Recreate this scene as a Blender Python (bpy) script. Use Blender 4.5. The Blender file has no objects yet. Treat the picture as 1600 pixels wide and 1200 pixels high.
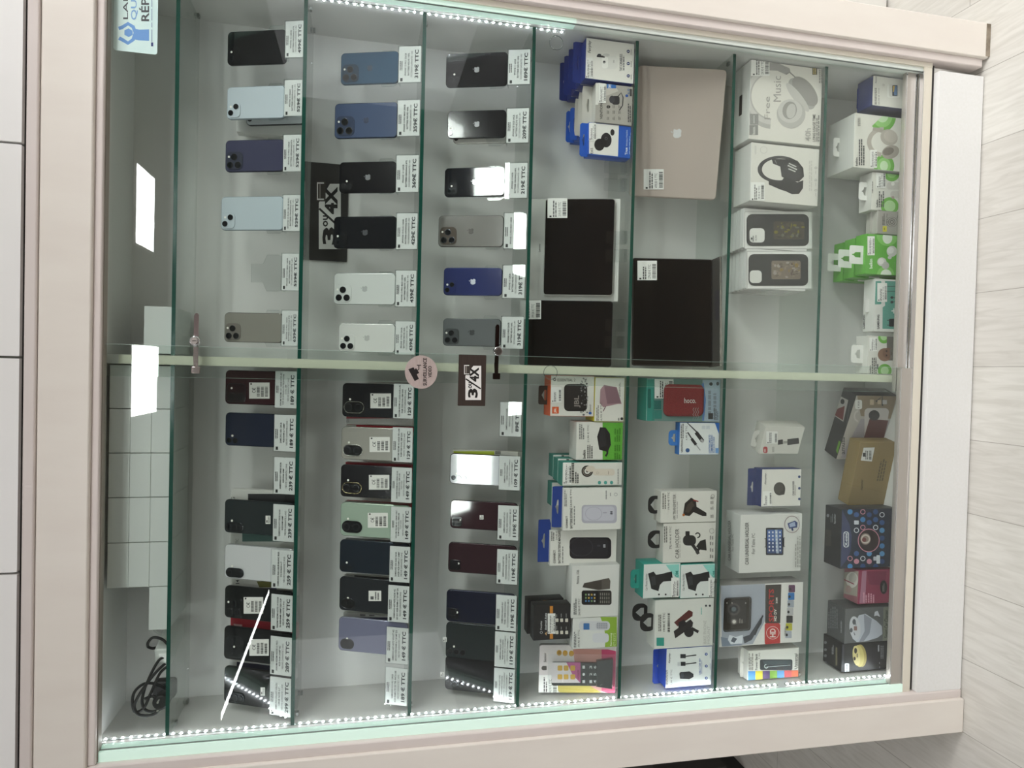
import bpy, math, random
from mathutils import Vector, Matrix
random.seed(7)
S = bpy.context.scene
COL = S.collection

# ------------------------------------------------------------------ camera
# the photograph was taken with the phone held on its side: world up points to the left of the frame
FOC, PITCH, YAW, ROLL = 1059.8, .2123, -.0196, .0208
CAM = Vector((.8471, -1.6498, 1.67))
_f = Vector((math.sin(YAW)*math.cos(PITCH), math.cos(YAW)*math.cos(PITCH), -math.sin(PITCH)))
_r = Vector((math.cos(YAW), -math.sin(YAW), 0))
_u = _r.cross(_f)
CR = _r*math.cos(ROLL) + _u*math.sin(ROLL)
CU = -_r*math.sin(ROLL) + _u*math.cos(ROLL)
cd = bpy.data.cameras.new('camera'); cam = bpy.data.objects.new('camera', cd); COL.objects.link(cam)
cd.sensor_fit = 'HORIZONTAL'; cd.sensor_width = 36; cd.lens = FOC/1600*36
cd.clip_start = .05; cd.clip_end = 60
mx = Matrix((-CU, CR, -_f)).transposed().to_4x4(); mx.translation = CAM
cam.matrix_world = mx
S.camera = cam

# ------------------------------------------------------------------ world, exposure
S.view_settings.view_transform = 'Standard'; S.view_settings.look = 'None'
S.view_settings.gamma = 1; S.view_settings.use_curve_mapping = False
S.view_settings.exposure = 0.36
S.cycles.transparent_max_bounces = 40
W_ = bpy.data.worlds.new('world'); S.world = W_; W_.use_nodes = True
bg = W_.node_tree.nodes['Background']
bg.inputs[0].default_value = (1.0, .99, .985, 1); bg.inputs[1].default_value = .7

# ------------------------------------------------------------------ materials
def lin(h):
    h = h.lstrip('#'); o = []
    for i in (0, 2, 4):
        c = int(h[i:i+2], 16)/255
        o.append(c/12.92 if c <= .04045 else ((c+.055)/1.055)**2.4)
    return (*o, 1)
_M = {}
def mat(h, rough=.5, metal=0., coat=0., spec=.5):
    k = (h, rough, metal, coat, spec)
    if k in _M: return _M[k]
    m = bpy.data.materials.new('paint_'+h.lstrip('#')); m.use_nodes = True
    b = m.node_tree.nodes['Principled BSDF']
    b.inputs['Base Color'].default_value = lin(h); b.inputs['Roughness'].default_value = rough
    b.inputs['Metallic'].default_value = metal; b.inputs['Coat Weight'].default_value = coat
    b.inputs['Specular IOR Level'].default_value = spec
    _M[k] = m; return m
def noisy(name, h1, h2, scale=8, rough=.5, bump=0., stretch=(1, 1, 1), lo=.35, hi=.65, detail=4):
    m = bpy.data.materials.new(name); m.use_nodes = True
    nt = m.node_tree; N = nt.nodes; L = nt.links; b = N['Principled BSDF']
    tc = N.new('ShaderNodeTexCoord'); mp = N.new('ShaderNodeMapping'); mp.inputs['Scale'].default_value = stretch
    nz = N.new('ShaderNodeTexNoise'); nz.inputs['Scale'].default_value = scale; nz.inputs['Detail'].default_value = detail
    cr = N.new('ShaderNodeValToRGB'); e = cr.color_ramp.elements
    e[0].position = lo; e[0].color = lin(h1); e[1].position = hi; e[1].color = lin(h2)
    L.new(tc.outputs['Object'], mp.inputs[0]); L.new(mp.outputs[0], nz.inputs[0])
    L.new(nz.outputs[0], cr.inputs[0]); L.new(cr.outputs[0], b.inputs['Base Color'])
    b.inputs['Roughness'].default_value = rough
    if bump:
        bp = N.new('ShaderNodeBump'); bp.inputs['Strength'].default_value = bump; bp.inputs['Distance'].default_value = .002
        L.new(nz.outputs[0], bp.inputs['Height']); L.new(bp.outputs[0], b.inputs['Normal'])
    return m
def glassy(name, tint, rough=0., f0=.04):
    # thin clear sheet: straight transmission plus a Schlick reflection on both faces
    m = bpy.data.materials.new(name); m.use_nodes = True
    nt = m.node_tree; N = nt.nodes; L = nt.links; N.remove(N['Principled BSDF'])
    out = N['Material Output']; t = N.new('ShaderNodeBsdfTransparent'); t.inputs[0].default_value = (*tint, 1)
    g = N.new('ShaderNodeBsdfGlossy'); g.inputs['Roughness'].default_value = rough
    lw = N.new('ShaderNodeLayerWeight'); lw.inputs[0].default_value = .5
    p = N.new('ShaderNodeMath'); p.operation = 'POWER'; p.inputs[1].default_value = 5
    ma = N.new('ShaderNodeMath'); ma.operation = 'MULTIPLY_ADD'; ma.inputs[1].default_value = 1-f0; ma.inputs[2].default_value = f0
    mixs = N.new('ShaderNodeMixShader')
    L.new(lw.outputs['Facing'], p.inputs[0]); L.new(p.outputs[0], ma.inputs[0]); L.new(ma.outputs[0], mixs.inputs[0])
    L.new(t.outputs[0], mixs.inputs[1]); L.new(g.outputs[0], mixs.inputs[2]); L.new(mixs.outputs[0], out.inputs[0])
    return m
def emit(name, h, s):
    m = bpy.data.materials.new(name); m.use_nodes = True
    nt = m.node_tree; nt.nodes.remove(nt.nodes['Principled BSDF'])
    e = nt.nodes.new('ShaderNodeEmission'); e.inputs[0].default_value = lin(h); e.inputs[1].default_value = s
    nt.links.new(e.outputs[0], nt.nodes['Material Output'].inputs[0]); return m
ACRYL = glassy('clear_acrylic', (.97, .98, .98))
PANE = glassy('float_glass', (.955, .978, .965))
SHELFG = glassy('shelf_glass', (.95, .972, .962))
EDGE = mat('#174a3f', .15); CHROME = mat('#c9c9c9', .12, 1.)

# ------------------------------------------------------------------ objects
def props(o, label=None, cat=None, group=None, kind=None):
    if label: o['label'] = label
    if cat: o['category'] = cat
    if group: o['group'] = group
    if kind: o['kind'] = kind
    return o
def link(o, parent=None):
    COL.objects.link(o)
    if parent is not None: o.parent = parent
    return o
class MB:
    """collects faces with materials and links them as one mesh object"""
    def __init__(s): s.v = []; s.f = []; s.mi = []; s.ms = []; s.sm = []
    def m(s, mt):
        if mt not in s.ms: s.ms.append(mt)
        return s.ms.index(mt)
    def poly(s, pts, mt, smooth=False):
        b = len(s.v); s.v += [tuple(p) for p in pts]; s.f.append(tuple(range(b, b+len(pts)))); s.mi.append(s.m(mt)); s.sm.append(smooth)
    def raw(s, vs, fs, mt, smooth=False):
        b = len(s.v); s.v += [tuple(p) for p in vs]; k = s.m(mt)
        for f in fs: s.f.append(tuple(i+b for i in f)); s.mi.append(k); s.sm.append(smooth)
    def box(s, x0, x1, y0, y1, z0, z1, mt, side=None, top=None, M=None):
        vs = [Vector(p) for p in ((x0,y0,z0),(x1,y0,z0),(x1,y1,z0),(x0,y1,z0),(x0,y0,z1),(x1,y0,z1),(x1,y1,z1),(x0,y1,z1))]
        if M: vs = [M @ p for p in vs]
        b = len(s.v); s.v += [tuple(p) for p in vs]
        fs = ((0,1,5,4), (1,2,6,5), (2,3,7,6), (3,0,4,7), (4,5,6,7), (3,2,1,0))
        mm = (mt, side or mt, side or mt, side or mt, top or side or mt, side or mt)
        for f, q in zip(fs, mm): s.f.append(tuple(i+b for i in f)); s.mi.append(s.m(q)); s.sm.append(False)
    def slab(s, pts, y0, y1, mt, sidem=None, M=None, bev=0., smooth=False):
        """outline in x,z extruded from y0 (front) to y1, optional rounded front/back edge"""
        n = len(pts); c = Vector((sum(p[0] for p in pts)/n, sum(p[1] for p in pts)/n))
        def ring(y, ins):
            o = []
            for i in range(n):
                p = Vector(pts[i]); a = Vector(pts[i-1]); b = Vector(pts[(i+1) % n])
                t = (b-a); nn = Vector((t.y, -t.x));  nn = nn.normalized() if nn.length > 1e-9 else Vector((0, 0))
                q = p - nn*ins*(1 if area > 0 else -1); o.append((q.x, y, q.y))
            return o
        area = sum(pts[i][0]*pts[(i+1) % n][1]-pts[(i+1) % n][0]*pts[i][1] for i in range(n))
        P = list(pts) if area > 0 else list(reversed(pts)); pts = P; area = 1
        rings = [ring(y0, bev), ring(y0+bev*.3, bev*.3), ring(y0+bev, 0), ring(y1-bev, 0), ring(y1-bev*.3, bev*.3), ring(y1, bev)] if bev else [ring(y0, 0), ring(y1, 0)]
        tr = (lambda p: tuple(M @ Vector(p))) if M else tuple
        s.poly([tr(p) for p in rings[0]], mt)
        s.poly([tr(p) for p in reversed(rings[-1])], mt)
        sm_ = sidem or mt; b = len(s.v); k = s.m(sm_)
        for r in rings: s.v += [tr(p) for p in r]
        for j in range(len(rings)-1):
            for i in range(n):
                i2 = (i+1) % n; s.f.append((b+j*n+i, b+(j+1)*n+i, b+(j+1)*n+i2, b+j*n+i2)); s.mi.append(k); s.sm.append(smooth or bool(bev))
    def tube(s, pts, r, mt, n=8, closed=False):
        pts = [Vector(p) for p in pts]; vs = []; fs = []; m = len(pts); ref = None
        for i, p in enumerate(pts):
            a = pts[i-1] if (i > 0 or closed) else p; b = pts[(i+1) % m] if (i < m-1 or closed) else p
            t = (b-a).normalized()
            if ref is None: ref = t.orthogonal().normalized()
            ref = (ref - t*ref.dot(t)).normalized(); w = t.cross(ref)
            for k in range(n):
                an = 2*math.pi*k/n; vs.append(p+(ref*math.cos(an)+w*math.sin(an))*r)
        for i in range(m if closed else m-1):
            for k in range(n):
                j = (i+1) % m; k2 = (k+1) % n; fs.append((i*n+k, i*n+k2, j*n+k2, j*n+k))
        s.raw(vs, fs, mt, True)
        if not closed: s.raw(vs[:n], [tuple(range(n-1, -1, -1))], mt); s.raw(vs[-n:], [tuple(range(n))], mt)
    def build(s, name, parent=None):
        me = bpy.data.meshes.new(name); me.from_pydata(s.v, [], s.f)
        for q in s.ms: me.materials.append(q)
        me.polygons.foreach_set('material_index', s.mi); me.polygons.foreach_set('use_smooth', s.sm)
        me.update(); return link(bpy.data.objects.new(name, me), parent)
def rrect(x0, x1, z0, z1, r, n=6):
    o = []
    for cx, cz, a0 in ((x1-r, z0+r, -90), (x1-r, z1-r, 0), (x0+r, z1-r, 90), (x0+r, z0+r, 180)):
        for i in range(n+1):
            a = math.radians(a0+90*i/n); o.append((cx+r*math.cos(a), cz+r*math.sin(a)))
    return o
def circ(x, z, r, n=24, ry=None): return [(x+r*math.cos(2*math.pi*i/n), z+(ry or r)*math.sin(2*math.pi*i/n)) for i in range(n)]
def empty(name, loc, rz=0., rx=0.):
    o = bpy.data.objects.new(name, None); o.empty_display_size = .02; COL.objects.link(o)
    o.location = loc; o.rotation_euler = (rx, 0, rz); return o
def copy_tree(o, parent=None):
    c = o.copy(); COL.objects.link(c); c.parent = parent
    for ch in list(o.children): copy_tree(ch, c)
    return c

# ------------------------------------------------------------------ picture measurements -> places in the room
class View:
    """turns a spot measured on an enlarged part of the photograph into a sight line"""
    def __init__(s, ox=0., oy=0., k=1.): s.ox, s.oy, s.k = ox, oy, k
    def px(s, x, y): return s.ox+x/s.k, s.oy+y/s.k
    def ray(s, x, y):
        x, y = s.px(x, y); return CR*((600-y)/FOC)+CU*((800-x)/FOC)+_f
    def hit(s, x, y, p, n):
        d = s.ray(x, y); return CAM + d*((p-CAM).dot(n)/d.dot(n))
    def atY(s, x, y, Y): return s.hit(x, y, Vector((0, Y, 0)), Vector((0, 1, 0)))
    def atZ(s, x, y, Z): return s.hit(x, y, Vector((0, 0, Z)), Vector((0, 0, 1)))
IM = View()

_T = {}
def text_mesh(t, bold=0, it=0):
    k = (t, bold, it)
    if k in _T: return _T[k]
    c = bpy.data.curves.new('t', 'FONT'); c.body = t; c.resolution_u = 2; c.offset = .018*bold; c.shear = .3*it
    o = bpy.data.objects.new('t', c); me = bpy.data.meshes.new_from_object(o)
    vs = [(v.co.x, v.co.y) for v in me.vertices]; fs = [tuple(p.vertices) for p in me.polygons]
    if vs:
        x0 = min(v[0] for v in vs); x1 = max(v[0] for v in vs); y0 = min(v[1] for v in vs); y1 = max(v[1] for v in vs)
        vs = [((x-x0)/max(x1-x0, 1e-6), (y-y0)/max(y1-y0, 1e-6)) for x, y in vs]
    bpy.data.objects.remove(o); bpy.data.curves.remove(c); bpy.data.meshes.remove(me)
    _T[k] = (vs, fs); return _T[k]

class Art:
    """flat printing on a plane of an object, coordinates as measured in a View (x runs down the object, y from its right to its left)"""
    def __init__(s, ob, V, p=(0, 0, 0), n=(0, -1, 0), name='printing', rough=.45, lab=None, parent=None, mapper=None, lift=0.):
        s.ob, s.V, s.name, s.rough, s.lab = ob, V, name, rough, lab; s.par = parent or ob
        s.clamp = None; s.mb = MB(); s.k = 0; s.mapper = mapper; s.lift = lift; s.plane(p, n)
    def plane(s, p, n):
        s.p = Vector(p); s.n = Vector(n)
        M = wm(s.ob); s.Mi = M.inverted(); s.pw = M @ s.p; s.nw = (M.to_3x3() @ s.n).normalized(); return s
    def map(s, x, y):
        if s.mapper: return s.mapper(x, y)
        q = s.Mi @ s.V.hit(x, y, s.pw, s.nw)
        if s.clamp:
            q.x = min(max(q.x, s.clamp[0]), s.clamp[1]); q.z = min(max(q.z, s.clamp[2]), s.clamp[3])
            if len(s.clamp) > 4: q.y = min(max(q.y, 0), s.clamp[4])
        return q
    def off(s): s.k += 1; return s.n*(s.lift+.00012+s.k*.00005)
    def M(s, c): return c if not isinstance(c, str) else mat(c, s.rough)
    def P(s, pts, c):
        o = s.off(); q = [s.map(x, y)+o for x, y in pts]
        nn = sum(((q[i]-q[0]).cross(q[i+1]-q[0]) for i in range(1, len(q)-1)), Vector((0, 0, 0)))
        if nn.dot(s.n) < 0: q.reverse()
        s.mb.poly(q, s.M(c)); return s
    def R(s, x0, x1, y0, y1, c): return s.P([(x0, y0), (x0, y1), (x1, y1), (x1, y0)], c)
    def RR(s, x0, x1, y0, y1, r, c): return s.P(rrect(x0, x1, y0, y1, r, 4), c)
    def E(s, x, y, rx, ry, c, rot=0, n=24):
        a = math.radians(rot); ca, sa = math.cos(a), math.sin(a)
        return s.P([(x+u*ca-v*sa, y+u*sa+v*ca) for u, v in circ(0, 0, rx, n, ry)], c)
    def RG(s, x, y, r0, r1, c, n=24, k=1., a0=0, a1=360):
        o = s.off(); A = [math.radians(a0+(a1-a0)*i/n) for i in range(n+1)]; vs = []
        for a in A:
            vs.append(s.map(x+r0*math.cos(a), y+k*r0*math.sin(a))+o); vs.append(s.map(x+r1*math.cos(a), y+k*r1*math.sin(a))+o)
        s.mb.raw(vs, [(2*i, 2*i+1, 2*i+3, 2*i+2) for i in range(n)], s.M(c)); return s
    def L(s, pts, w, c):
        o = s.off(); n = len(pts); vs = []
        for i in range(n):
            a = Vector(pts[max(i-1, 0)]); b = Vector(pts[min(i+1, n-1)]); t = (b-a).normalized(); q = Vector((t.y, -t.x))*w/2
            for sg in (1, -1): vs.append(s.map(pts[i][0]+sg*q.x, pts[i][1]+sg*q.y)+o)
        s.mb.raw(vs, [(2*i, 2*i+1, 2*i+3, 2*i+2) for i in range(n-1)], s.M(c)); return s
    def T(s, t, xt, xb, yl, yr, c, b=0, it=0, sk=0.):
        """text: xt/xb = top and bottom of the letters, yl = start, yr = end, sk = drift of the line along x"""
        vs, fs = text_mesh(t, b, it)
        if not vs: return s
        o = s.off(); A = s.map(xb, yl)+o; B = s.map(xb+sk, yr)-s.map(xb, yl); C = s.map(xt, yl)-s.map(xb, yl)
        s.mb.raw([A+B*u+C*v for u, v in vs], fs, s.M(c)); return s
    def TX(s, t, x0, x1, ytop, ybase, c, b=0):
        """text turned a quarter: it runs down the object"""
        vs, fs = text_mesh(t, b); o = s.off(); A = s.map(x0, ybase)+o; B = s.map(x1, ybase)-s.map(x0, ybase); C = s.map(x0, ytop)-s.map(x0, ybase)
        s.mb.raw([A+B*u+C*v for u, v in vs], fs, s.M(c)); return s
    def G(s, xt, xb, yl, yr, n, c, dens=.8, sk=0.):
        """lines of print too small to read: short dashes"""
        o = s.off(); rnd = random.Random(int(xt*7+yl*13+n)); h = (xb-xt)/(n*1.7); k = (yl-yr)
        for i in range(n):
            x = xt+(xb-xt)*i/n; y = yl; e = yr+k*rnd.choice((0, 0, .1, .25))
            while y > e:
                w = min(k*rnd.uniform(.06, .2), y-e)
                q = [s.map(x+sk*(yl-yy)/k+dx, yy)+o for dx, yy in ((0, y), (h, y), (h, y-w), (0, y-w))]
                s.mb.poly(q, s.M(c)); y -= w+k*.025/dens
        return s
    def BC(s, x0, x1, yl, yr, c='#222222'):
        """barcode: bars run along x"""
        o = s.off(); rnd = random.Random(int(x0*3+yl)); y = yl; k = (yl-yr)/26
        while y > yr:
            w = k*rnd.choice((.5, .5, 1, 1.5)); s.mb.poly([s.map(a, b)+o for a, b in ((x0, y), (x1, y), (x1, y-w), (x0, y-w))], s.M(c)); y -= w+k*rnd.choice((.5, .6, 1))
        return s
    def sticker(s, x0, x1, yr, yl, price=None, bc=True, col='#eceae6'):
        """shop price sticker, a small white label"""
        h = x1-x0; w = yl-yr
        s.R(x0, x1, yr, yl, col); s.R(x0+h*.1, x0+h*.2, yl-w*.12, yl-w*.04, '#222222')
        s.G(x0+h*.28, x0+h*.5, yl-w*.05, yr+w*.1, 2, '#555555')
        if price: s.T(price, x0+h*.54, x0+h*.7, yl-w*.08, yr+w*.2, '#222222')
        if bc: s.BC(x0+h*.76, x0+h*.95, yl-w*.1, yr+w*.15)
        return s
    def done(s):
        o = s.mb.build(s.name, s.par)
        if s.lab: o['label'] = s.lab
        return o
def wm(o):
    M = o.matrix_basis.copy()
    while o.parent is not None: o = o.parent; M = o.matrix_basis @ M
    return M
# heights of the glass shelves (upper face)
SZ = {1: 2.0984, 2: 1.8265, 3: 1.5539, 4: 1.2839, 5: 1.0123, 6: .7384, 7: .4613}
DECK = .150
# ------------------------------------------------------------------ room lamps (ceiling panels and a long light line, mirrored in doors and phones; added unseen fill panels)
CEIL = 3.3
PANEL = emit('lit_panel', '#f9f9f8', 22.)
def mirrored(pts, Yg):
    q = [IM.atZ(x, y, CEIL-.012) for x, y in pts]
    return [Vector((p.x, 2*Yg-p.y, p.z)) for p in q]
def ceiling_panel(x0, x1, y0, y1, label):
    t = empty('ceiling_light', ((x0+x1)/2, (y0+y1)/2, CEIL)); props(t, label, 'ceiling light', 'ceiling lights in front of the showcase')
    w, d = (x1-x0)/2, (y1-y0)/2
    b = MB(); b.box(-w-.02, w+.02, -d-.02, d+.02, -.012, 0, mat('#e8e8e6', .4)); b.build('housing', t)
    b = MB(); b.box(-w, w, -d, d, -.016, -.0122, PANEL); b.build('diffuser', t)
q = mirrored([(213, 250), (240, 280), (238, 397), (213, 378)], -.027)
ceiling_panel(min(p.x for p in q)+.02, max(p.x for p in q)-.02, min(p.y for p in q), max(p.y for p in q), 'square lit ceiling panel mirrored as a white patch above the light blue phones')
q = mirrored([(207, 540), (244, 540), (244, 645), (207, 650)], -.033)
ceiling_panel(min(p.x for p in q)+.01, max(p.x for p in q)-.01, min(p.y for p in q), max(p.y for p in q), 'square lit ceiling panel mirrored as a white patch on the white boxes')
for x0_, x1_, y0_, y1_, l_ in ((2.08, 2.68, -2.82, -2.38, 'lit ceiling panel mirrored in the phone with the bright white emblem'), (-.22, .38, -2.82, -2.38, 'lit ceiling panel mirrored in the silver-reflecting phone'), (3.7, 4.9, -3.6, -2.4, 'added unseen fill panel far out on the laptop side'), (3.7, 4.9, -2.2, -1.0, 'added unseen fill panel near the wall on the laptop side'), (2.95, 3.55, -1.75, -1.0, 'added unseen fill panel just beyond the laptop side of the showcase'), (-3.2, -2.5, -3.0, -2.2, 'added unseen fill panel on the cable coil side')):
    ceiling_panel(x0_, x1_, y0_, y1_, l_)  # laptop-side and cable-side panels are added out of view to brighten the front
q = mirrored([(345, 1120), (420, 925)], -.033)
a_, b_ = q; mid = (a_+b_)/2; L_ = (b_-a_).length
t = empty('ceiling_light', mid, math.atan2((b_-a_).y, (b_-a_).x)); props(t, 'long thin ceiling light line mirrored as a white streak over the black phones', 'ceiling light')
m = MB(); m.box(-L_/2, L_/2, -.05, .05, -.002, .012, mat('#e8e8e6', .4)); m.build('housing', t)
m = MB(); m.box(-L_/2, L_/2, -.045, .045, -.006, -.0021, PANEL); m.build('diffuser', t)

# ------------------------------------------------------------------ room shell
def plank_floor():
    m = bpy.data.materials.new('oak_planks'); m.use_nodes = True
    nt = m.node_tree; N = nt.nodes; L = nt.links; b = N['Principled BSDF']; b.inputs['Roughness'].default_value = .55
    tc = N.new('ShaderNodeTexCoord'); sx = N.new('ShaderNodeSeparateXYZ'); L.new(tc.outputs['Object'], sx.inputs[0])
    sh = N.new('ShaderNodeMath'); sh.operation = 'SUBTRACT'; sh.inputs[1].default_value = .065; L.new(sx.outputs[0], sh.inputs[0])
    cx = N.new('ShaderNodeCombineXYZ'); L.new(sx.outputs[1], cx.inputs[0]); L.new(sh.outputs[0], cx.inputs[1])
    br = N.new('ShaderNodeTexBrick'); br.inputs['Scale'].default_value = 1; br.inputs['Brick Width'].default_value = 1.25
    br.inputs['Row Height'].default_value = .2066; br.inputs['Mortar Size'].default_value = .0011; br.inputs['Mortar Smooth'].default_value = .2
    br.inputs['Color1'].default_value = lin('#d0cdc6'); br.inputs['Color2'].default_value = lin('#c7c3bc'); br.inputs['Mortar'].default_value = lin('#9c9890')
    br.offset = .37; L.new(cx.outputs[0], br.inputs[0])
    mp = N.new('ShaderNodeMapping'); mp.inputs['Scale'].default_value = (14, 1.6, 1); L.new(tc.outputs['Object'], mp.inputs[0])
    nz = N.new('ShaderNodeTexNoise'); nz.inputs['Scale'].default_value = 4; nz.inputs['Detail'].default_value = 8; nz.inputs['Distortion'].default_value = 1.2
    L.new(mp.outputs[0], nz.inputs[0])
    cr = N.new('ShaderNodeValToRGB'); cr.color_ramp.elements[0].position = .3; cr.color_ramp.elements[0].color = (.80, .79, .77, 1)
    cr.color_ramp.elements[1].position = .62; cr.color_ramp.elements[1].color = (1, 1, 1, 1); L.new(nz.outputs[0], cr.inputs[0])
    mx = N.new('ShaderNodeMix'); mx.data_type = 'RGBA'; mx.blend_type = 'MULTIPLY'; mx.inputs[0].default_value = .75
    L.new(br.outputs[0], mx.inputs[6]); L.new(cr.outputs[0], mx.inputs[7]); L.new(mx.outputs[2], b.inputs['Base Color']); return m
m = MB(); m.box(-5, 6.5, -13.5, -1.25, -.05, -.0005, noisy('unseen_dark_floor', '#57493d', '#4d4137', 3, .5)); props(m.build('floor'), 'unseen brown far floor, made dark to dull reflections', kind='structure')  # unseen stretch of floor, coloured dark so the glass mirrors less haze
m = MB(); m.box(-5, 6.5, -1.25, 2.2, -.05, 0, plank_floor()); props(m.build('floor'), 'pale grey oak plank floor', kind='structure')
m = MB(); m.box(-5, 6.5, -13.5, 2.2, CEIL, CEIL+.05, mat('#84847f', .8)); props(m.build('ceiling'), 'plain grey ceiling', kind='structure')
m = MB(); m.box(-5, 6.5, 2.15, 2.2, 0, CEIL, mat('#c9c6c1', .8)); props(m.build('wall_back'), 'plain wall behind the showcase', kind='structure')
m = MB(); m.box(-5, 6.5, -13.5, -13.4, 0, CEIL, mat('#5d5850', .8)); props(m.build('wall_opposite'), 'dull brown wall across the passage', kind='structure')
fas = noisy('fascia_panel', '#f1efed', '#edebe8', 3, .5)
xs = [-.85, -.485, -.045, .40, .85, 1.29, 1.735, 2.18, 2.62]
for i in range(len(xs)-1):
    m = MB(); m.slab(rrect(xs[i]+.0025, xs[i+1]-.0025, 2.372, CEIL, .002, 2), -.062, .2, fas)
    props(m.build('wall_front' if i == 0 else 'wall_front.%03d' % i), 'smooth white wall panel above the showcase', kind='structure')

# ------------------------------------------------------------------ neighbours standing on the floor
m = MB(); m.box(1.9, 2.75, .313, .8, .012, 2.2, noisy('neighbour_laminate', '#dedbd5', '#d6d3cc', 2, .5)); m.box(1.92, 2.73, .33, .79, 0, .012, mat('#55524e'))  # dark base strip: shade of the gap put into the colour
props(m.build('cabinet'), 'plain white cabinet standing behind the frame corner on the floor', 'cabinet')
t = empty('storage_bench', (-1.15, 1.0, 0)); props(t, 'dark bench with ochre panel on the floor beyond the frame', 'bench')
m = MB(); m.box(-.6, .3, 0, .4, .10, .42, mat('#2a2724', .6)); m.build('body', t)
m = MB(); m.box(-.6, .02, -.012, 0, .2, .4, mat('#6d5620', .6)); m.build('front_panel', t)
m = MB(); m.box(-.57, .27, .02, .38, 0, .10, mat('#0e0d0d', .5)); m.build('base', t)

# ------------------------------------------------------------------ showcase
frame_m = noisy('cream_painted_wood', '#e3dcd3', '#dfd7ce', 5, .45, .12, (3, 3, .8))
lip_m = noisy('cream_painted_edge', '#d9cfca', '#d5cac5', 6, .45)
lam = noisy('white_laminate', '#dbdad7', '#d6d5d2', 1.5, .45)
jamb_m = mat('#e4ebe4', .35)
painted_glow_m = bpy.data.materials.new('jamb_painted_glow'); painted_glow_m.use_nodes = True   # edge strip with the tape's light painted in as emission
_b = painted_glow_m.node_tree.nodes['Principled BSDF']; _b.inputs['Base Color'].default_value = lin('#dfeae2'); _b.inputs['Roughness'].default_value = .35
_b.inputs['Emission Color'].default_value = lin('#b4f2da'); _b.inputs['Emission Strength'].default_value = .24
alu = mat('#b9b3ac', .38, .55); cream = mat('#dad3c4', .4); dark = mat('#26211f', .7)
X0, X1, YB = 0., 1.70, .185
CAB = empty('showcase', (.85, 0, 0)); props(CAB, 'tall glass-fronted showcase with cream frame holding phones and accessories', 'showcase')
def part(name, mb, label=None, parent=None):
    o = mb.build(name, parent or CAB); o.location.x -= .85 if parent is None else 0
    if label: o['label'] = label
    return o
m = MB(); m.box(-.02, 1.72, YB, YB+.016, .13, 2.26, lam); part('back_panel', m)
m = MB(); m.box(-.018, X0, -.0115, YB, .15, 2.24, lam); part('side_panel', m)
m = MB(); m.box(X1, X1+.018, -.0115, YB, .15, 2.24, lam); part('side_panel', m)
m = MB(); m.box(-.02, 1.72, -.05, YB, 2.238, 2.256, lam); part('top_panel', m)
m = MB(); m.box(-.02, 1.72, -.02, YB, DECK-.018, DECK, lam); part('bottom_panel', m)
m = MB(); m.box(.842, .8625, 0, YB, DECK, 2.238, lam); m.box(.842, .8625, -.0006, 0, DECK, 2.205, mat('#dedbc8', .4)); part('divider', m)
m = MB(); m.box(.0, 1.70, -.046, -.03, .187, .19, CHROME); m.box(.0, 1.70, -.012, -.008, .15, .2, alu); m.box(.0, 1.70, -.027, -.0255, .15, .196, CHROME); part('sliding_track', m, 'chrome sliding track')
m = MB(); m.box(-.022, 1.722, -.047, -.01, .163, .187, cream); m.box(-.02, 1.72, -.04, .0, .15, .163, dark); part('bottom_rail', m)
m = MB(); m.box(-.022, 0, -.047, -.012, .187, 2.222, painted_glow_m); m.box(-.0035, .0015, -.0405, -.0365, .187, 2.222, mat('#7d8580', .5)); part('jamb', m)
m = MB(); m.box(1.70, 1.7105, -.042, -.012, .187, 1.185, jamb_m); m.box(1.70, 1.7105, -.042, -.012, 1.185, 2.222, painted_glow_m); m.box(1.7105, 1.723, -.048, -.03, .163, 2.222, cream); m.box(1.6985, 1.702, -.0405, -.0365, .187, 2.222, mat('#7d8580', .5)); part('jamb', m)
def stile(xa, xb, xl0, xl1, dirt):
    m = MB()
    m.slab(rrect(xa, xb, 0.002, 2.36, .004, 3), -.07, .02, frame_m, bev=.003)
    m.slab(rrect(xl0, xl1, .012 if dirt else 0.004, 2.24, .003, 3), -.061, -.02, lip_m, bev=.003)
    return m
part('stile', stile(-.141, -.045, -.047, -.0225, 0)); part('stile', stile(1.746, 1.842, 1.7235, 1.7475, 1))
m = MB(); m.box(1.750, 1.839, -.0712, -.01, .0, .013, noisy('worn_wood', '#6d6152', '#a99c8a', 22, .7)); part('worn_foot', m, 'brown worn foot of the frame')
m = MB(); m.slab(rrect(-.045, 1.746, 2.237, 2.336, .003, 3), -.07, .02, frame_m, bev=.003); part('top_rail', m)
m = MB(); m.slab(rrect(-.0225, 1.7235, 2.221, 2.2385, .003, 3), -.059, -.02, lip_m, bev=.003); m.box(-.02, 1.72, -.05, -.03, 2.219, 2.2215, mat('#8f877d')); part('top_lip', m)
m = MB(); m.slab(rrect(-.15, 1.85, 2.3365, 2.359, .003, 3), -.076, .02, lip_m, bev=.003); m.box(-.2, 1.9, -.05, .02, 2.359, 2.372, dark); part('cornice', m)
m = MB(); m.slab(rrect(-.022, 1.70, .004, .150, .002, 2), -.058, -.04, noisy('white_plinth', '#e4e3e1', '#e1e0dd', 140, .5, .05)); m.box(-.02, 1.7, -.05, -.045, 0, .004, dark); part('plinth', m)

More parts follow.
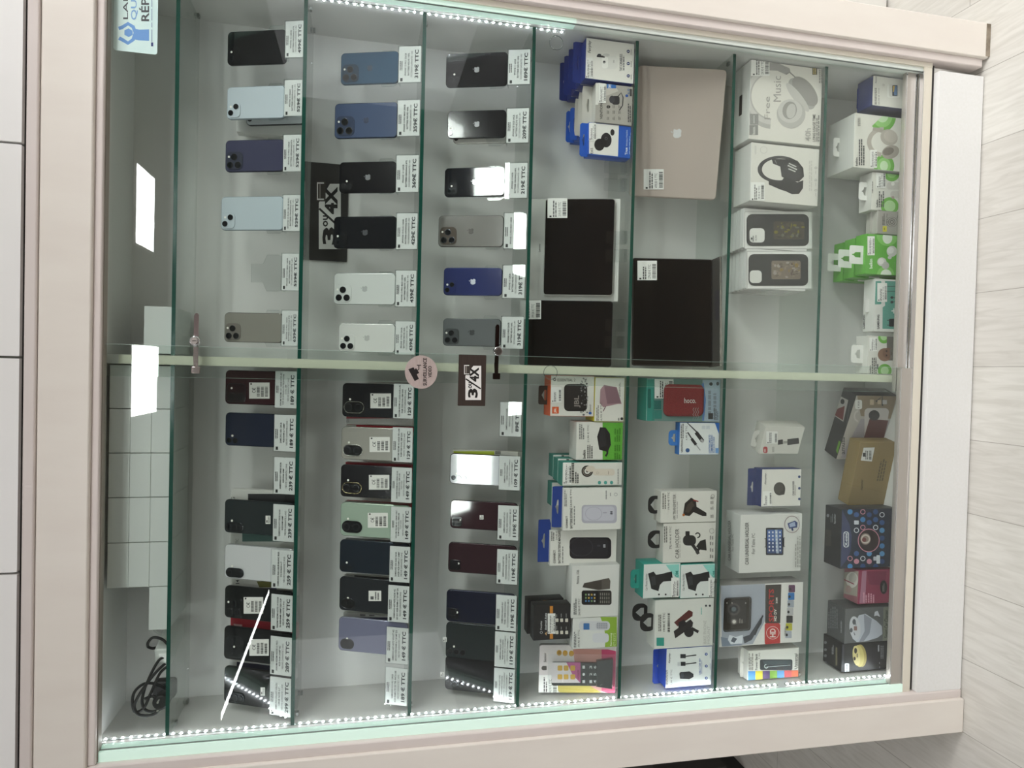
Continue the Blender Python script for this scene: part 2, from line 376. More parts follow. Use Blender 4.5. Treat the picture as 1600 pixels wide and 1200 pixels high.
def glass_door(x0, x1, y0, y1, prof, pull, z0):
    d = MB(); d.box(x0, x1, y0, y1, z0, 2.236, PANE)
    o = part('glass_door', d)
    e = MB(); sgn = (x1-.0004) if prof == 'outer' else x0
    e.box(sgn, sgn+.0004, y0, y1, z0+.03, 2.236, mat('#b9cfc6', .2)); e.build('polished_edge', o)
    b = MB()
    b.box(x0+.002, x1-.002, y0-.004, y1+.004, z0-.002, z0+.036, alu); b.box(x0+.002, x1-.002, y0-.0045, y0-.004, z0+.033, z0+.036, CHROME); b.build('bottom_profile', o)
    p = IM.hit(*pull, Vector((0, y0, 0)), Vector((0, 1, 0)))
    r = MB(); r.tube([(p.x+.0165*math.cos(a*math.pi/16), y0-.001, p.z+.0165*math.sin(a*math.pi/16)) for a in range(32)], .0011, ACRYL, 6, True); 
    r.tube([(p.x+.0172*math.cos(a*math.pi/16), y0-.0006, p.z+.0172*math.sin(a*math.pi/16)) for a in range(32)], .0007, mat('#4e5650', .3), 5, True); r.build('finger_pull', o)
    return o
glass_door(-.012, .884, -.0395, -.0335, 'outer', (860, 582), .190)
glass_door(.815, 1.703, -.0225, -.0165, 'inner', (869, 67), .190)

def led_strip(x, sx, zs, label):
    t = empty('led_strip', (x, .004, zs[0])); props(t, label, 'light strip', 'light strips inside the showcase')
    b = MB(); b.box(min(0, sx*.0012), max(0, sx*.0012), -.004, .004, -.008, zs[-1]-zs[0]+.008, mat('#8b8e8b', .6)); b.build('strip_tape', t)
    pr = None
    for i, z in enumerate(zs[:100]):
        if pr is None:
            b = MB(); b.box(min(sx*.0012, sx*.003), max(sx*.0012, sx*.003), -.0022, .0022, -.0016, .0016, LED); pr = b.build('led', t)
        else: c = pr.copy(); COL.objects.link(c); c.parent = t; c.location.z = z-zs[0]
LED = emit('led_emitter', '#f4f8ff', 80.)
led_strip(.0, 1, [.552+.0174*i for i in range(97)], 'long lit light strip on the side wall beside the black phones')
led_strip(.0, 1, [.20+.0174*i for i in range(19)], 'short lit light strip low beside the black and gold charger box')
led_strip(X1, -1, [1.209+.0174*i for i in range(42)], 'lit light strip on the wall beside the blue phone')

# glass shelves
def glass_shelf(x0, x1, i, label):
    z = SZ[i]; b = MB(); b.box(x0+.0004, x1-.0004, .0004, .178, z-.008, z, SHELFG)
    o = b.build('glass_shelf'); props(o, label, 'glass shelf')
    e = MB(); e.box(x0+.0002, x1-.0002, 0, .0006, z-.0082, z+.0002, EDGE); e.build('front_edge', o)['label'] = 'dark green front edge'
    for xx in ((x0+.006, x0+.004) if x0 < .5 else (x1-.006, x1-.004)):
        pass
    for yy in (.045, .15):
        c = MB(); xx = x0+.006 if x0 < .5 else x1-.006; c.box(xx-.004, xx+.004, yy-.006, yy+.006, z-.014, z-.0085, mat('#8d908c', .3, .6)); c.build('shelf_clip', o)
    return o
wh = {1: 'white boxes and cables', 2: 'the maroon phone and white phone', 3: 'the lavender and pale green phones', 4: 'the phone with painted silver reflection', 5: 'boxed speakers and power banks', 6: 'car holders and cable boxes', 7: 'the action camera box and tablet holder box'}
wr = {1: 'one single white box', 2: 'pale blue phones', 3: 'the sea blue phone and two white phones', 4: 'the indigo phone', 5: 'earbud boxes and two tablets', 6: 'the silver laptop and black laptop', 7: 'headphone boxes and phone case boxes'}
for i in range(1, 8):
    glass_shelf(.0005, .8415, i, 'clear glass shelf carrying ' + wh[i]); glass_shelf(.863, 1.6995, i, 'clear glass shelf carrying ' + wr[i])

# locks on the doors
def lock(zx, cyl, hookx, endx, dk, label):
    p = IM.atY(*cyl, -.03); t = empty('display_lock', (p.x, -.0245, p.z)); props(t, label, 'lock', 'ratchet locks on the glass doors')
    bm_ = mat('#4a3a36', .15, .9) if dk else mat('#c9b6b4', .1, .9)
    hx = IM.atY(*hookx, -.03).x-p.x; ex = IM.atY(*endx, -.03).x-p.x
    b = MB(); pts = [(hx, -.0045)]; pts += [(ex-.004, -.0045), (ex, -.002), (ex, .002), (ex-.004, .0045)]
    n = int((ex-hx-.03)/.0028); x = ex-.005
    for i in range(n): pts += [(x, .0045), (x-.0014, .0062)]; x -= .0028
    pts += [(hx, .0045)]; b.slab(pts, -.0025, 0, bm_); b.build('ratchet_bar', t)
    b = MB(); b.slab(rrect(hx-.012, hx+.003, -.009, .009, .002, 3), -.005, .0012, bm_, bev=.0008); b.build('hook_plate', t)
    b = MB(); b.slab(circ(0, 0, .0112, 24), -.019, -.0025, CHROME, bev=.0015); c = b.build('cylinder', t)
    b = MB(); b.slab(circ(0, 0, .0075, 20), -.0205, -.019, mat('#8d8580', .25, .9), bev=.0004); b.slab([(-.0008, -.004), (.0008, -.004), (.0008, .004), (-.0008, .004)], -.0209, -.0205, dark); b.build('keyhole', c)
lock(0, (306, 533), (305, 575), (306, 489), 0, 'bright chrome ratchet lock on the door edge above the brown phone')
lock(1, (777, 549), (775, 585), (781, 507), 1, 'dark ratchet lock on the door edge beside the grey phone')
# ------------------------------------------------------------------ phones, stands and price cards
VA = View(140, 0, 4.4444); VB = View(140, 250, 4.4444); VC = View(140, 480, 4.4444); VD = View(140, 700, 4.4444); VE = View(140, 930, 4.4444)
VF = View(460, 0, 4); VG = View(460, 250, 4); VH = View(460, 500, 4); VI = View(460, 700, 4); VJ = View(460, 900, 4)
ACR_EDGE = glassy('acrylic_edge', (.80, .83, .83), .1, .10)
PAPER = mat('#ecebe8', .6)
def frame_at(V, xm, ym, Y, z, tilt):
    """a leaning frame whose foot is on the shelf, under the measured spot"""
    t = math.radians(tilt); n = Vector((0, -math.cos(t), math.sin(t))); p0 = Vector((0, Y, z))
    X = V.hit(xm, ym, p0, n).x
    M = Matrix.Translation((X, Y, z)) @ Matrix.Rotation(-t, 4, 'X')
    return M, n, p0
def local(V, M, n, p0, x, y): return M.inverted() @ V.hit(x, y, p0, n)

def stand(V, x0, x1, yr, yl, row, tilt, lines, price, label, ledge=None):
    """acrylic stand with a price card in its pocket; ledge = True for the stands that carry the phone above the card"""
    z = SZ[row]+.0008; Y = .012
    M, n, p0 = frame_at(V, (x0+x1)/2, (yr+yl)/2, Y, z, tilt)
    a = local(V, M, n, p0, (x0+x1)/2, yl); b = local(V, M, n, p0, (x0+x1)/2, yr); tp = local(V, M, n, p0, x0, (yr+yl)/2)
    w = min((b.x-a.x)/2, M.translation.x-.0045); h = min(max(tp.z, .04), .056)
    t = empty('phone_stand', M.translation, 0, -math.radians(tilt)); props(t, label, 'phone stand', 'acrylic price stands in a row on the glass shelves')
    m = MB()
    m.slab(rrect(-w-.002, w+.002, 0, h+.002, .001, 2), -.0030, -.0018, ACRYL, ACR_EDGE)
    if ledge:
        m.slab(rrect(-w-.002, w+.002, 0, h+.002, .001, 2), .0008, .0020, ACRYL, ACR_EDGE)
        m.box(-w-.002, w+.002, .0020, .0200, h+.0005, h+.0022, ACRYL)
        q = [(-.033, h), (.033, h), (.0434, h+.018), (.0434, h+.048), (.022, h+.058), (.022, h+.088), (-.022, h+.088), (-.022, h+.058), (-.0434, h+.048), (-.0434, h+.018)]
        m.slab(q, .0180, .0200, ACRYL, ACR_EDGE)
        for sg in (-1, 1): m.box(min(sg*.0418, sg*.0434), max(sg*.0418, sg*.0434), .0171, .0180, h+.018, h+.048, ACRYL)
    else:
        m.slab(rrect(-w*.8, w*.8, 0, h*.9, .001, 2), .0008, .0020, ACRYL, ACR_EDGE)
        m.box(-w*.8, w*.8, .0020, .03, 0, .0018, ACRYL)
    m.build('acrylic_holder', t)
    c = MB(); c.slab(rrect(-w, w, .001, h, .0008, 2), -.0012, -.0002, PAPER); c = c.build('price_card', t)
    A = Art(c, V, (0, -.0012, 0), name='lettering', parent=c, mapper=lambda x, y: Vector((w-2*w*y, -.0012, h-x*(h-.001))))
    if len(lines) == 3:
        A.R(.08, .19, .97-.09, .97, '#2c2c2c'); A.G(.05, .2, .66, .40, 2, '#444444')
        for i, s_ in enumerate(lines):
            k = min(.46, .0165*len(s_)); A.T(s_, .27+.14*i, .35+.14*i, .5+k, .5-k, '#262626' if i < 2 else '#444444', 1. if i < 2 else .2)
    else:
        A.G(.06, .18, .60, .40, 2, '#333333')
        for i, s_ in enumerate(lines):
            k = min(.45, .0155*len(s_)); A.T(s_, .24+.115*i, .31+.115*i, .5+k, .5-k, '#262626' if i < 2 else '#444444', 1. if i < 2 else .2)
    k = .36 if len(price) < 8 else .40
    A.T(price, .72, .90, .5+k, .5-k, '#26282d', 1.9); A.done()
    return t, M, h

LOGO = [(.50,.74),(.58,.77),(.66,.80),(.75,.80),(.84,.76),(.91,.69),(.86,.64),(.82,.57),(.81,.49),(.83,.40),(.88,.33),(.95,.29),(.91,.20),(.85,.10),(.78,.02),(.72,.0),(.65,.01),(.57,.04),(.50,.05),(.43,.04),(.36,.01),(.29,.0),(.22,.04),(.14,.14),(.08,.27),(.05,.42),(.07,.57),(.13,.69),(.22,.77),(.32,.80),(.41,.77)]
LEAF = [(.50,.83),(.51,.92),(.57,1.0),(.67,1.05),(.67,.96),(.61,.87)]
def emblem(parent, cx, cz, s, c, y=-.0003, name='emblem', flip=1):
    m = MB(); mt = c if not isinstance(c, str) else mat(c, .25, .3)
    for q in (LOGO, LEAF): m.slab([(cx+(x-.5)*s*flip, cz+(v-.45)*s) for x, v in q], y, 0.0002, mt)
    return m.build(name, parent)
LENS = mat('#101216', .05, 0, 1.); LENSR = mat('#707276', .2, .8)
CAMS = {  # bump rectangle, corner, bump colour (None = body), lenses (u, v, r), flash (u, v)
 'diag': ((.05, .045, .52, .46), .13, None, [(.19, .15, .085), (.38, .32, .085)], (.38, .15)),
 'pro': ((.07, .06, .63, .60), .14, None, [(.21, .19, .105), (.21, .45, .105), (.46, .32, .105)], (.47, .14)),
 'dual': ((.07, .06, .51, .48), .13, None, [(.2, .18, .085), (.2, .36, .085)], (.37, .27)),
 'one': (None, 0, None, [(.19, .12, .085)], (.37, .12)),
 'pill': ((.12, .07, .45, .68), .165, '#17181b', [(.285, .21, .11), (.285, .51, .11)], (.52, .25)),
 'slim': ((.06, .07, .31, .62), .12, '#202326', [(.185, .18, .085), (.185, .36, .085), (.185, .52, .06)], (.37, .26)),
 'two': (None, 0, None, [(.16, .14, .08), (.16, .34, .08)], (.3, .24)),
 'mini': ((.08, .08, .36, .48), .13, '#101114', [(.2, .2, .07), (.24, .37, .07)], (.38, .28)),
 'three': (None, 0, None, [(.2, .13, .08), (.2, .31, .08), (.2, .49, .08)], (.34, .24)),
 'lsq': ((.08, .06, .42, .42), .06, '#15161a', [(.17, .15, .05), (.17, .28, .05), (.31, .15, .05), (.31, .30, .05)], (.31, .36)),
 'square': ((.06, .07, .60, .65), .10, None, [(.22, .24, .12), (.22, .50, .12)], (.47, .22)),
 'sq4': ((.05, .06, .62, .63), .10, '#16191b', [(.2, .21, .115), (.2, .48, .115), (.47, .34, .10)], (.5, .15)),
 'round4': ((.10, .08, .72, .66), .19, '#15171a', [(.27, .23, .105), (.27, .5, .105), (.54, .23, .105), (.54, .5, .105)], (.41, .36)),
}
def phone(V, x0, x1, yr, yl, row, tilt, col, cams, label, frame=None, logo=None, group='phones for sale on the glass shelves', on=None, rough=.12, ring=None, asp=2.12, bumpc=None, thick=.0078):
    """on = (stand matrix, card height) when the phone sits on the stand's ledge"""
    z = SZ[row]
    if on:
        M0, h0 = on; base = M0 @ Vector((0, .0088, h0+.0034))
    else:
        t = math.radians(tilt); base = Vector((0, .0125+.0085*math.cos(t), z+.0032))
    M, n, p0 = frame_at(V, (x0+x1)/2, (yr+yl)/2, base.y, base.z, tilt)
    a = local(V, M, n, p0, (x0+x1)/2, yl); b = local(V, M, n, p0, (x0+x1)/2, yr); tp = local(V, M, n, p0, x0, (yr+yl)/2)
    w = b.x-a.x; h = tp.z
    if h > .180: h = .180
    t = empty('phone', M.translation, 0, -math.radians(tilt)); props(t, label, 'phone', group)
    back = mat(col, rough, 0, .6); fr = mat(frame or col, .25, .6)
    m = MB(); m.slab(rrect(-w/2, w/2, 0, h, .0105, 6), 0, thick, back, fr, bev=.0016); m.build('body', t)
    r, cr, bc, lens, fl = CAMS[cams]
    if not ring and cams in ('pill', 'slim', 'sq4', 'round4', 'mini', 'square'): ring = '#5c5f62'
    P = lambda u, v: (-w/2+u*w, h-v*w)
    par = t; dy = -.0004
    if r:
        xa, zb = P(r[0], r[1]); xb, za = P(r[2], r[3])
        m = MB(); m.slab(rrect(xa, xb, za, zb, cr*w, 6), -.0018, .0002, mat(bumpc or bc or col, .1, 0, .5), mat(ring, .2, .9) if ring else None, bev=.0006)
        par = m.build('camera_bump', t); dy = -.0018
        if ring:
            q = rrect(xa, xb, za, zb, cr*w, 6); m = MB(); m.tube([(x, -.0016, zz) for x, zz in q], .0011, mat(ring, .15, .9), 6, True); m.build('metal_ring', par)
    for u, v, rr in lens:
        x, zz = P(u, v); m = MB(); m.slab(circ(x, zz, rr*w, 24), dy-.0016, dy+.0004, LENSR, bev=.0004); m.slab(circ(x, zz, rr*w*.86, 24), dy-.0018, dy-.0015, LENS); m.build('lens', par)
    x, zz = P(*fl); m = MB(); m.slab(circ(x, zz, .0026, 14), dy-.0004, dy+.0003, mat('#f3f0e6', .3)); m.build('flash', par)
    if logo: emblem(t, 0, h*.5, .0165, logo)
    PH[label] = (t, V, M, h, w)
    return t
PH = {}
def side_label(p, V, x0, x1, yr, yl, kind='ce'):
    A = Art(p, V, (0, 0, 0), name='approval_label', lab='white printed label')
    A.R(x0, x1, yr, yl, '#e9e7e1'); h = x1-x0; w = yl-yr
    if kind == 'ce':
        A.R(x0+h*.06, x0+h*.14, yr+w*.04, yr+w*.14, '#333333')
        A.T('C\u20ac', x0+h*.14, x0+h*.32, yl-w*.35, yl-w*.68, '#333333', .5)
        for k in range(3): A.BC(x0+h*(.38+.2*k), x0+h*(.52+.2*k), yl-w*.12, yl-w*(.75), '#2a2a2a')
    else:
        A.R(x0+h*.15, x0+h*.4, yl-w*.15, yl-w*.45, '#555555'); A.G(x0+h*.5, x0+h*.9, yl-w*.1, yr+w*.1, 2, '#555555')
    A.done()

def back_box(V, x0, yr, yl, row, tilt, gap, col, label, art=None, d=.022, xb=None):
    """a phone's retail box leaning behind it"""
    t = math.radians(tilt); base = Vector((0, .0125+gap, SZ[row]+.0005))
    M, n, p0 = frame_at(V, x0+10, (yr+yl)/2, base.y, base.z, tilt)
    a = local(V, M, n, p0, x0+20, yl); b = local(V, M, n, p0, x0+20, yr); tp = local(V, M, n, p0, x0, (yr+yl)/2)
    w = b.x-a.x; h = min(tp.z, .172)
    m = MB(); m.slab(rrect(-w/2, w/2, 0, h, .0012, 2), 0, d, mat(col, .45), bev=.0008)
    o = m.build('phone_box'); o.location = M.translation; o.rotation_euler = (-t, 0, 0); props(o, label, 'phone box', 'phone boxes leaning behind the phones')
    if art:
        A = Art(o, V, (0, 0, 0)); A.clamp = (-w/2, w/2, 0, h); art(A); A.done()
    return o

TR_, TL_ = 20, 24
def R_(V, ph, tg, row, col, cams, lines, price, label, tlabel, tilt=TR_, **k):
    t, M, h = stand(V, *tg, row, tilt, lines, price, tlabel, True)
    if ph: return phone(V, *ph, row, tilt, col, cams, label, on=(M, h), **k)
def L_(V, ph, tg, row, col, cams, lines, price, label, tlabel, lab=None, tilt=TL_, **k):
    stand(V, *tg, row, tilt, lines, price, tlabel)
    if ph:
        p = phone(V, *ph, row, tilt, col, cams, label, **k)
        if lab: side_label(p, V, *lab)
        return p
BO, BN, OC, ON2, NG = 'BATTERIE ORIGINALE %d%%', 'BATTERIE NEUVE 100%', 'OCCASION GARANTIE 1 AN', 'OCCASION GARANTIE 6 MOIS', 'NEUVE GARANTIE 2 ANS'
# ---- second shelf, right half
R_(VA, (957, 1348, 212, 446), (1362, 1500, 148, 398), 2, '#1b1c1f', 'diag', ['IPHONE 15 128GB', BO % 87, OC], '499\u20ac TTC', 'glossy black phone on the stand priced 499 euro', 'clear stand whose white card reads 499\u20ac TTC', frame='#2a2b2e')
R_(VA, (953, 1348, 598, 825), (1355, 1492, 557, 805), 2, '#c3cdd4', 'diag', ['IPHONE 15 256GO', BO % 83, OC], '529\u20ac TTC', 'pale blue phone with a second phone and white box behind it', 'clear stand reading 529\u20ac TTC below the pale blue phone with a white box behind', frame='#aebac2')
R_(VA, (942, 1345, 970, 1192), (1347, 1490, 938, 1190), 2, '#44455c', 'pro', ['IPHONE 14 PRO 128GB', BO % 87, OC], '529\u20ac TTC', 'dark purple phone with large square camera', 'clear stand reading 529\u20ac TTC below the dark purple phone', frame='#38394a', bumpc='#3c3f4c')
R_(VB, (912, 1342, 253, 488), (1345, 1485, 245, 493), 2, '#bcc7cd', 'diag', ['IPHONE 15 PLUS 128 GB BLEU', BO % 89, OC], '529\u20ac TTC', 'large pale blue phone beside the empty stand', 'clear stand reading 529\u20ac TTC below the large pale blue phone', frame='#9fabb2')
R_(VB, None, (1338, 1480, 652, 905), 2, None, None, ['IPHONE 14 PRO MAX 128GB', BN, OC], '539\u20ac TTC', None, 'empty clear stand without a phone reading 539\u20ac TTC')
R_(VC, (935, 1338, 38, 245), (1345, 1475, 25, 268), 2, '#8b8880', 'pro', ['IPHONE 15 PRO 128GO', BO % 87, OC], '639\u20ac TTC', 'brown titanium phone with three reddish lenses next to the divider', 'clear stand reading 639\u20ac TTC below the brown titanium phone', frame='#6f6b64', bumpc='#77726b')
# ---- third shelf, right half
R_(VF, (290, 640, 325, 524), (644, 773, 292, 515), 3, '#2f4f68', 'pro', ['IPHONE 12 PRO 256GB', BN, OC], '319\u20ac TTC', 'deep sea blue phone with dark three-lens camera', 'clear stand reading 319\u20ac TTC below the sea blue phone', frame='#3c5a70', logo='#2a3a4c', bumpc='#253a4c')
R_(VF, (251, 640, 642, 862), (642, 772, 628, 850), 3, '#4b5874', 'pro', ['IPHONE 12 PRO MAX 256GB', BN, OC], '359\u20ac TTC', 'slate blue matte phone with three-lens camera', 'clear stand reading 359\u20ac TTC below the slate blue phone', frame='#39445c', logo='#3a4258', bumpc='#3e475c')
R_(VF, (280, 636, 1010, 1205), (637, 768, 972, 1200), 3, '#16161a', 'dual', ['IPHONE 14 128GB', BO % 87, OC], '369\u20ac TTC', 'black phone covering the end of the dark 3 ou 4X card', 'clear stand reading 369\u20ac TTC below a black phone', frame='#1c1c20', logo='#77777a')
R_(VG, (245, 636, 352, 553), (640, 762, 334, 556), 3, '#15171c', 'diag', ['IPHONE 14 PLUS 128GB', BO % 83, OC], '429\u20ac TTC', 'black phone covering the figure 3 of the dark card', 'clear stand reading 429\u20ac TTC below a black phone', frame='#1c1d22', logo='#55565a')
R_(VG, (245, 630, 706, 904), (634, 757, 692, 915), 3, '#d3d6d2', 'pro', ['IPHONE 13 PRO MAX 128GB', BN, OC], '439\u20ac TTC', 'larger of the two white phones with three lenses', 'clear stand reading 439\u20ac TTC below the larger white phone', frame='#b5b8b4', logo='#c6c9c6')
R_(VH, (275, 628, 22, 203), (632, 757, 10, 215), 3, '#d6d7d2', 'pro', ['IPHONE 13 PRO 256GB', BN, OC], '439\u20ac TTC', 'smaller of the two white phones, next to the divider', 'clear stand reading 439\u20ac TTC below the smaller white phone', frame='#b0b2ae', logo='#c9cac6')
# ---- fourth shelf, right half
R_(VF, (947, 1315, 331, 540), (1322, 1450, 313, 528), 4, '#17161a', 'dual', ['IPHONE 11 64GB', BN, OC], '189\u20ac TTC', 'glossy black phone mirroring the row of lights', 'clear stand reading 189\u20ac TTC below the glossy black phone', frame='#222226', logo='#8d8d8f')
R_(VF, (957, 1296, 690, 862), (1300, 1420, 680, 893), 4, '#121216', 'one', ['IPHONE SE 2020 64GB', BN, OC], '209\u20ac TTC', 'small black single-lens phone standing before a white phone', 'clear stand reading 209\u20ac TTC below two stacked small phones', frame='#1d1d22', logo='#8d8d8f')
R_(VG, (938, 1286, 46, 228), (1290, 1415, 22, 238), 4, '#25262b', 'dual', ['IPHONE 12 64GB', BO % 89, OC], '219\u20ac TTC', 'black mirror-glossy phone with a bright white emblem', 'clear stand reading 219\u20ac TTC below the mirror-glossy phone', frame='#2c2d33', logo='#f0f0f0', rough=.04, tilt=23)
R_(VG, (900, 1281, 346, 543), (1287, 1412, 333, 552), 4, '#807d79', 'pro', ['IPHONE 12 PRO MAX 128GB', BN, OC], '319\u20ac TTC', 'warm grey phone with brown three-lens camera', 'clear stand reading 319\u20ac TTC below the warm grey phone', frame='#6d6a67', logo='#4e4a46', bumpc='#5d544c')
R_(VG, (932, 1279, 673, 847), (1286, 1408, 660, 862), 4, '#2d3564', 'diag', ['IPHONE 13 128GB', BN, OC], '319\u20ac TTC', 'indigo blue phone with two diagonal lenses', 'clear stand reading 319\u20ac TTC below the indigo phone', frame='#353d6a', logo='#c9cbd6')
R_(VG, (928, 1270, 991, 1164), (1277, 1400, 980, 1178), 4, '#66696a', 'pro', ['IPHONE 12 PRO 256GB', BN, OC], '319\u20ac TTC', 'dark grey phone behind the dark ratchet lock', 'clear stand reading 319\u20ac TTC behind the dark ratchet lock', frame='#57595a', logo='#37393a', bumpc='#4b4e4f')
# phones and boxes behind
def behind(V, x0, yr, yl, row, gap, col, label, frame, cams='one', tilt=20, zoff=.0):
    t_ = math.radians(tilt); base = Vector((0, .012+gap, SZ[row]+zoff))
    M, n, p0 = frame_at(V, x0+60, (yr+yl)/2, base.y, base.z, tilt)
    a = local(V, M, n, p0, x0+100, yl); b = local(V, M, n, p0, x0+100, yr); tp = local(V, M, n, p0, x0, (yr+yl)/2); w = b.x-a.x; h = min(tp.z, .15)
    t = empty('phone', M.translation, 0, -t_); props(t, label, 'phone', 'phones for sale on the glass shelves')
    m = MB(); m.slab(rrect(-w/2, w/2, 0, h, .0105, 6), 0, .0078, mat(col, .15, 0, .5), mat(frame, .25, .5), bev=.0016); m.build('body', t)
    x, zz = -w/2+.19*w, h-.12*w; m = MB(); m.slab(circ(x, zz, .006, 20), -.0016, .0004, LENSR, bev=.0004); m.slab(circ(x, zz, .005, 20), -.0018, -.0015, LENS); m.build('lens', t)
behind(VF, 960, 730, 898, 4, .045, '#dcd9d2', 'small white phone peeking out behind the small black phone', '#c9c6c0', zoff=.038)
behind(VA, 1055, 640, 872, 2, .050, '#c9cdcf', 'white phone with dark rim peeking out behind the pale blue phone', '#3a3d40')
def slimbox(V, x0, yr, yl, row, Y, d, col, name, label, z=0):
    a = V.atY(x0, yl, Y); b = V.atY(x0, yr, Y); z0 = SZ[row]+.0005
    m = MB(); m.slab(rrect(-(b.x-a.x)/2, (b.x-a.x)/2, 0, a.z-z0, .001, 2), 0, d, mat(col, .5), bev=.0008); o = m.build(name); o.location = ((a.x+b.x)/2, Y, z0); props(o, label, 'box'); return o
slimbox(VA, 1020, 700, 915, 2, .128, .03, '#d2d2ce', 'phone_box', 'plain white phone box standing behind the pale blue phone')
# ---- second shelf, left half
L_(VC, (897, 1290, 440, 676), (1290, 1448, 445, 700), 2, '#3c2227', 'square', ['XIAOMI REDMI 13C 128GB NOIR 4G', 'TOP 5G ECRAN 6.74 TELEPHONE', 'DUAL SIM', NG], '189 \u20ac TTC', 'maroon phone with square camera and white label', 'clear stand reading 189 \u20ac TTC below the maroon phone', (1108, 1250, 523, 635), tilt=20, frame='#2a1a1d', bumpc='#2e1a1e')
L_(VC, (902, 1285, 735, 966), (1284, 1438, 747, 1000), 2, '#252b3c', 'two', ['SAMSUNG A06 128GB', '4GB RAM 6.7 50MP', NG], '189 \u20ac TTC', 'dark navy phone beside the maroon phone', 'clear stand reading 189 \u20ac TTC below the dark navy phone', tilt=21)
L_(VD, None, (1283, 1434, 66, 320), 2, None, None, ['SAMSUNG A17 128GB NOIR', '4GB RAM 50MP', NG], '239 \u20ac TTC', None, 'clear stand without a phone reading 239 \u20ac TTC', tilt=21)
L_(VD, (920, 1278, 364, 597), (1276, 1424, 393, 648), 2, '#2b3133', 'slim', ['SAMSUNG A17 128GB NOIR', '4GB RAM 50MP', NG], '239 \u20ac TTC', 'dark green-grey phone with oval camera, in front of two boxes', 'clear stand reading 239 \u20ac TTC below the green-grey phone', (1222, 1256, 470, 527, 's'), tilt=22)
L_(VD, (917, 1270, 676, 917), (1266, 1416, 709, 975), 2, '#d5d5d6', 'slim', ['SAMSUNG A26 128GB BLANC 8GB', '5G ECRAN 6.7', NG], '259 \u20ac TTC', 'white phone with black oval camera', 'clear stand reading 259 \u20ac TTC below the white phone', tilt=23, frame='#bdbdbe')
L_(VD, (921, 1260, 968, 1192), (1258, 1408, 1018, 1270), 2, '#181b1c', 'sq4', ['XIAOMI REDMI NOTE 14 256GB', '5G 8GB RAM 108MP DEX TOP', NG], '259 \u20ac TTC', 'black phone with square camera and white label, before the box with orange logo', 'clear stand reading 259 \u20ac TTC below the black phone with square camera', (1070, 1205, 1035, 1150), tilt=24)
L_(VE, (914, 1260, 228, 460), (1253, 1400, 288, 554), 2, '#17191b', 'round4', ['XIAOMI REDMI NOTE 13 PRO', '8GB RAM 200MP 4G', NG], '289 \u20ac TTC', 'black phone with rounded four-lens camera and white label', 'clear stand reading 289 \u20ac TTC below the phone with four lenses', (1110, 1245, 305, 420), tilt=24)
L_(VE, (905, 1250, 508, 765), (1246, 1395, 570, 836), 2, '#0f1112', 'slim', ['SAMSUNG GALAXY A36 5G', '128GB NOIR 6.7', NG], '299 \u20ac TTC', 'plain black phone at the end of the row near the light strip', 'clear stand reading 299 \u20ac TTC', (1187, 1218, 640, 697, 's'), tilt=25)
def art_dark(A):
    A.P([(1098, 315), (1098, 380), (1440, 385), (1440, 322)], '#2a2a2c')
b_ = back_box(VD, 955, 283, 400, 2, 22, .032, '#cfcec8', 'white phone box with dark print in front of the gap in the cards', lambda A: (A.R(1100, 1440, 318, 392, '#2a2a2c'), A.T('5G', 975, 1010, 385, 340, '#555555')))
back_box(VD, 940, 560, 680, 2, 22, .032, '#bfc0ba', 'white phone box with green print between the green-grey and white phones', lambda A: (A.R(1060, 1440, 570, 650, '#41605a'), A.T('TTC', 1015, 1035, 672, 630, '#555555')))
back_box(VD, 920, 880, 990, 2, 23, .034, '#cfcdc8', 'white phone box with orange logo behind the white phone', lambda A: (A.RR(948, 978, 915, 944, 8, '#d2562f'), A.T('e 14', 1015, 1040, 975, 915, '#222222', 1), A.P([(1160, 925), (1180, 968), (1300, 968), (1300, 925)], '#6d6a2e'), A.P([(1160, 975), (1180, 985), (1300, 985), (1300, 970)], '#45436a')))
back_box(VE, 930, 150, 262, 2, 24, .034, '#a3182a', 'red phone box between two black phones', lambda A: (A.RR(945, 975, 195, 222, 8, '#d9a59b'), A.T('REDMI', 1000, 1060, 330, 205, '#e5c9c4', 1)))
back_box(VE, 918, 445, 540, 2, 24, .034, '#cfcfcd', 'white phone box with dark blue screen print beside the last black phone', lambda A: A.R(1022, 1400, 462, 540, '#25243c'))
# ---- third shelf, left half
L_(VH, (250, 622, 397, 608), (620, 752, 400, 615), 3, '#212226', 'pill', ['XIAOMI REDMI A5 64GB NOIR 6.88', 'RAM 3GB DUAL SIM 5200', NG], '129 \u20ac TTC', 'charcoal phone with silver-rimmed oval camera beside the divider', 'clear stand reading 129 \u20ac TTC below the charcoal phone', (475, 604, 459, 552), tilt=20, ring='#a7a59c')
L_(VH, (250, 618, 670, 875), (614, 748, 672, 888), 3, '#a3a098', 'pill', ['XIAOMI REDMI A5 64GB OR 6.88', 'RAM 3GB DUAL SIM 5200', NG], '129 \u20ac TTC', 'beige grey phone with oval camera half white', 'clear stand reading 129 \u20ac TTC below the beige grey phone', (470, 596, 731, 825), tilt=20, ring='#cfccc4')
L_(VI, (242, 614, 108, 310), (608, 745, 122, 340), 3, '#1e1e22', 'pill', ['XIAOMI REDMI A5 128GB NOIR', 'RAM 4GB DUAL SIM 6.88', 'TOP 5200', NG], '149 \u20ac TTC', 'black wave-patterned phone with gold-rimmed oval camera', 'clear stand reading 149 \u20ac TTC below the phone with gold-rimmed camera', (466, 593, 168, 260), tilt=20, ring='#b9ab85')
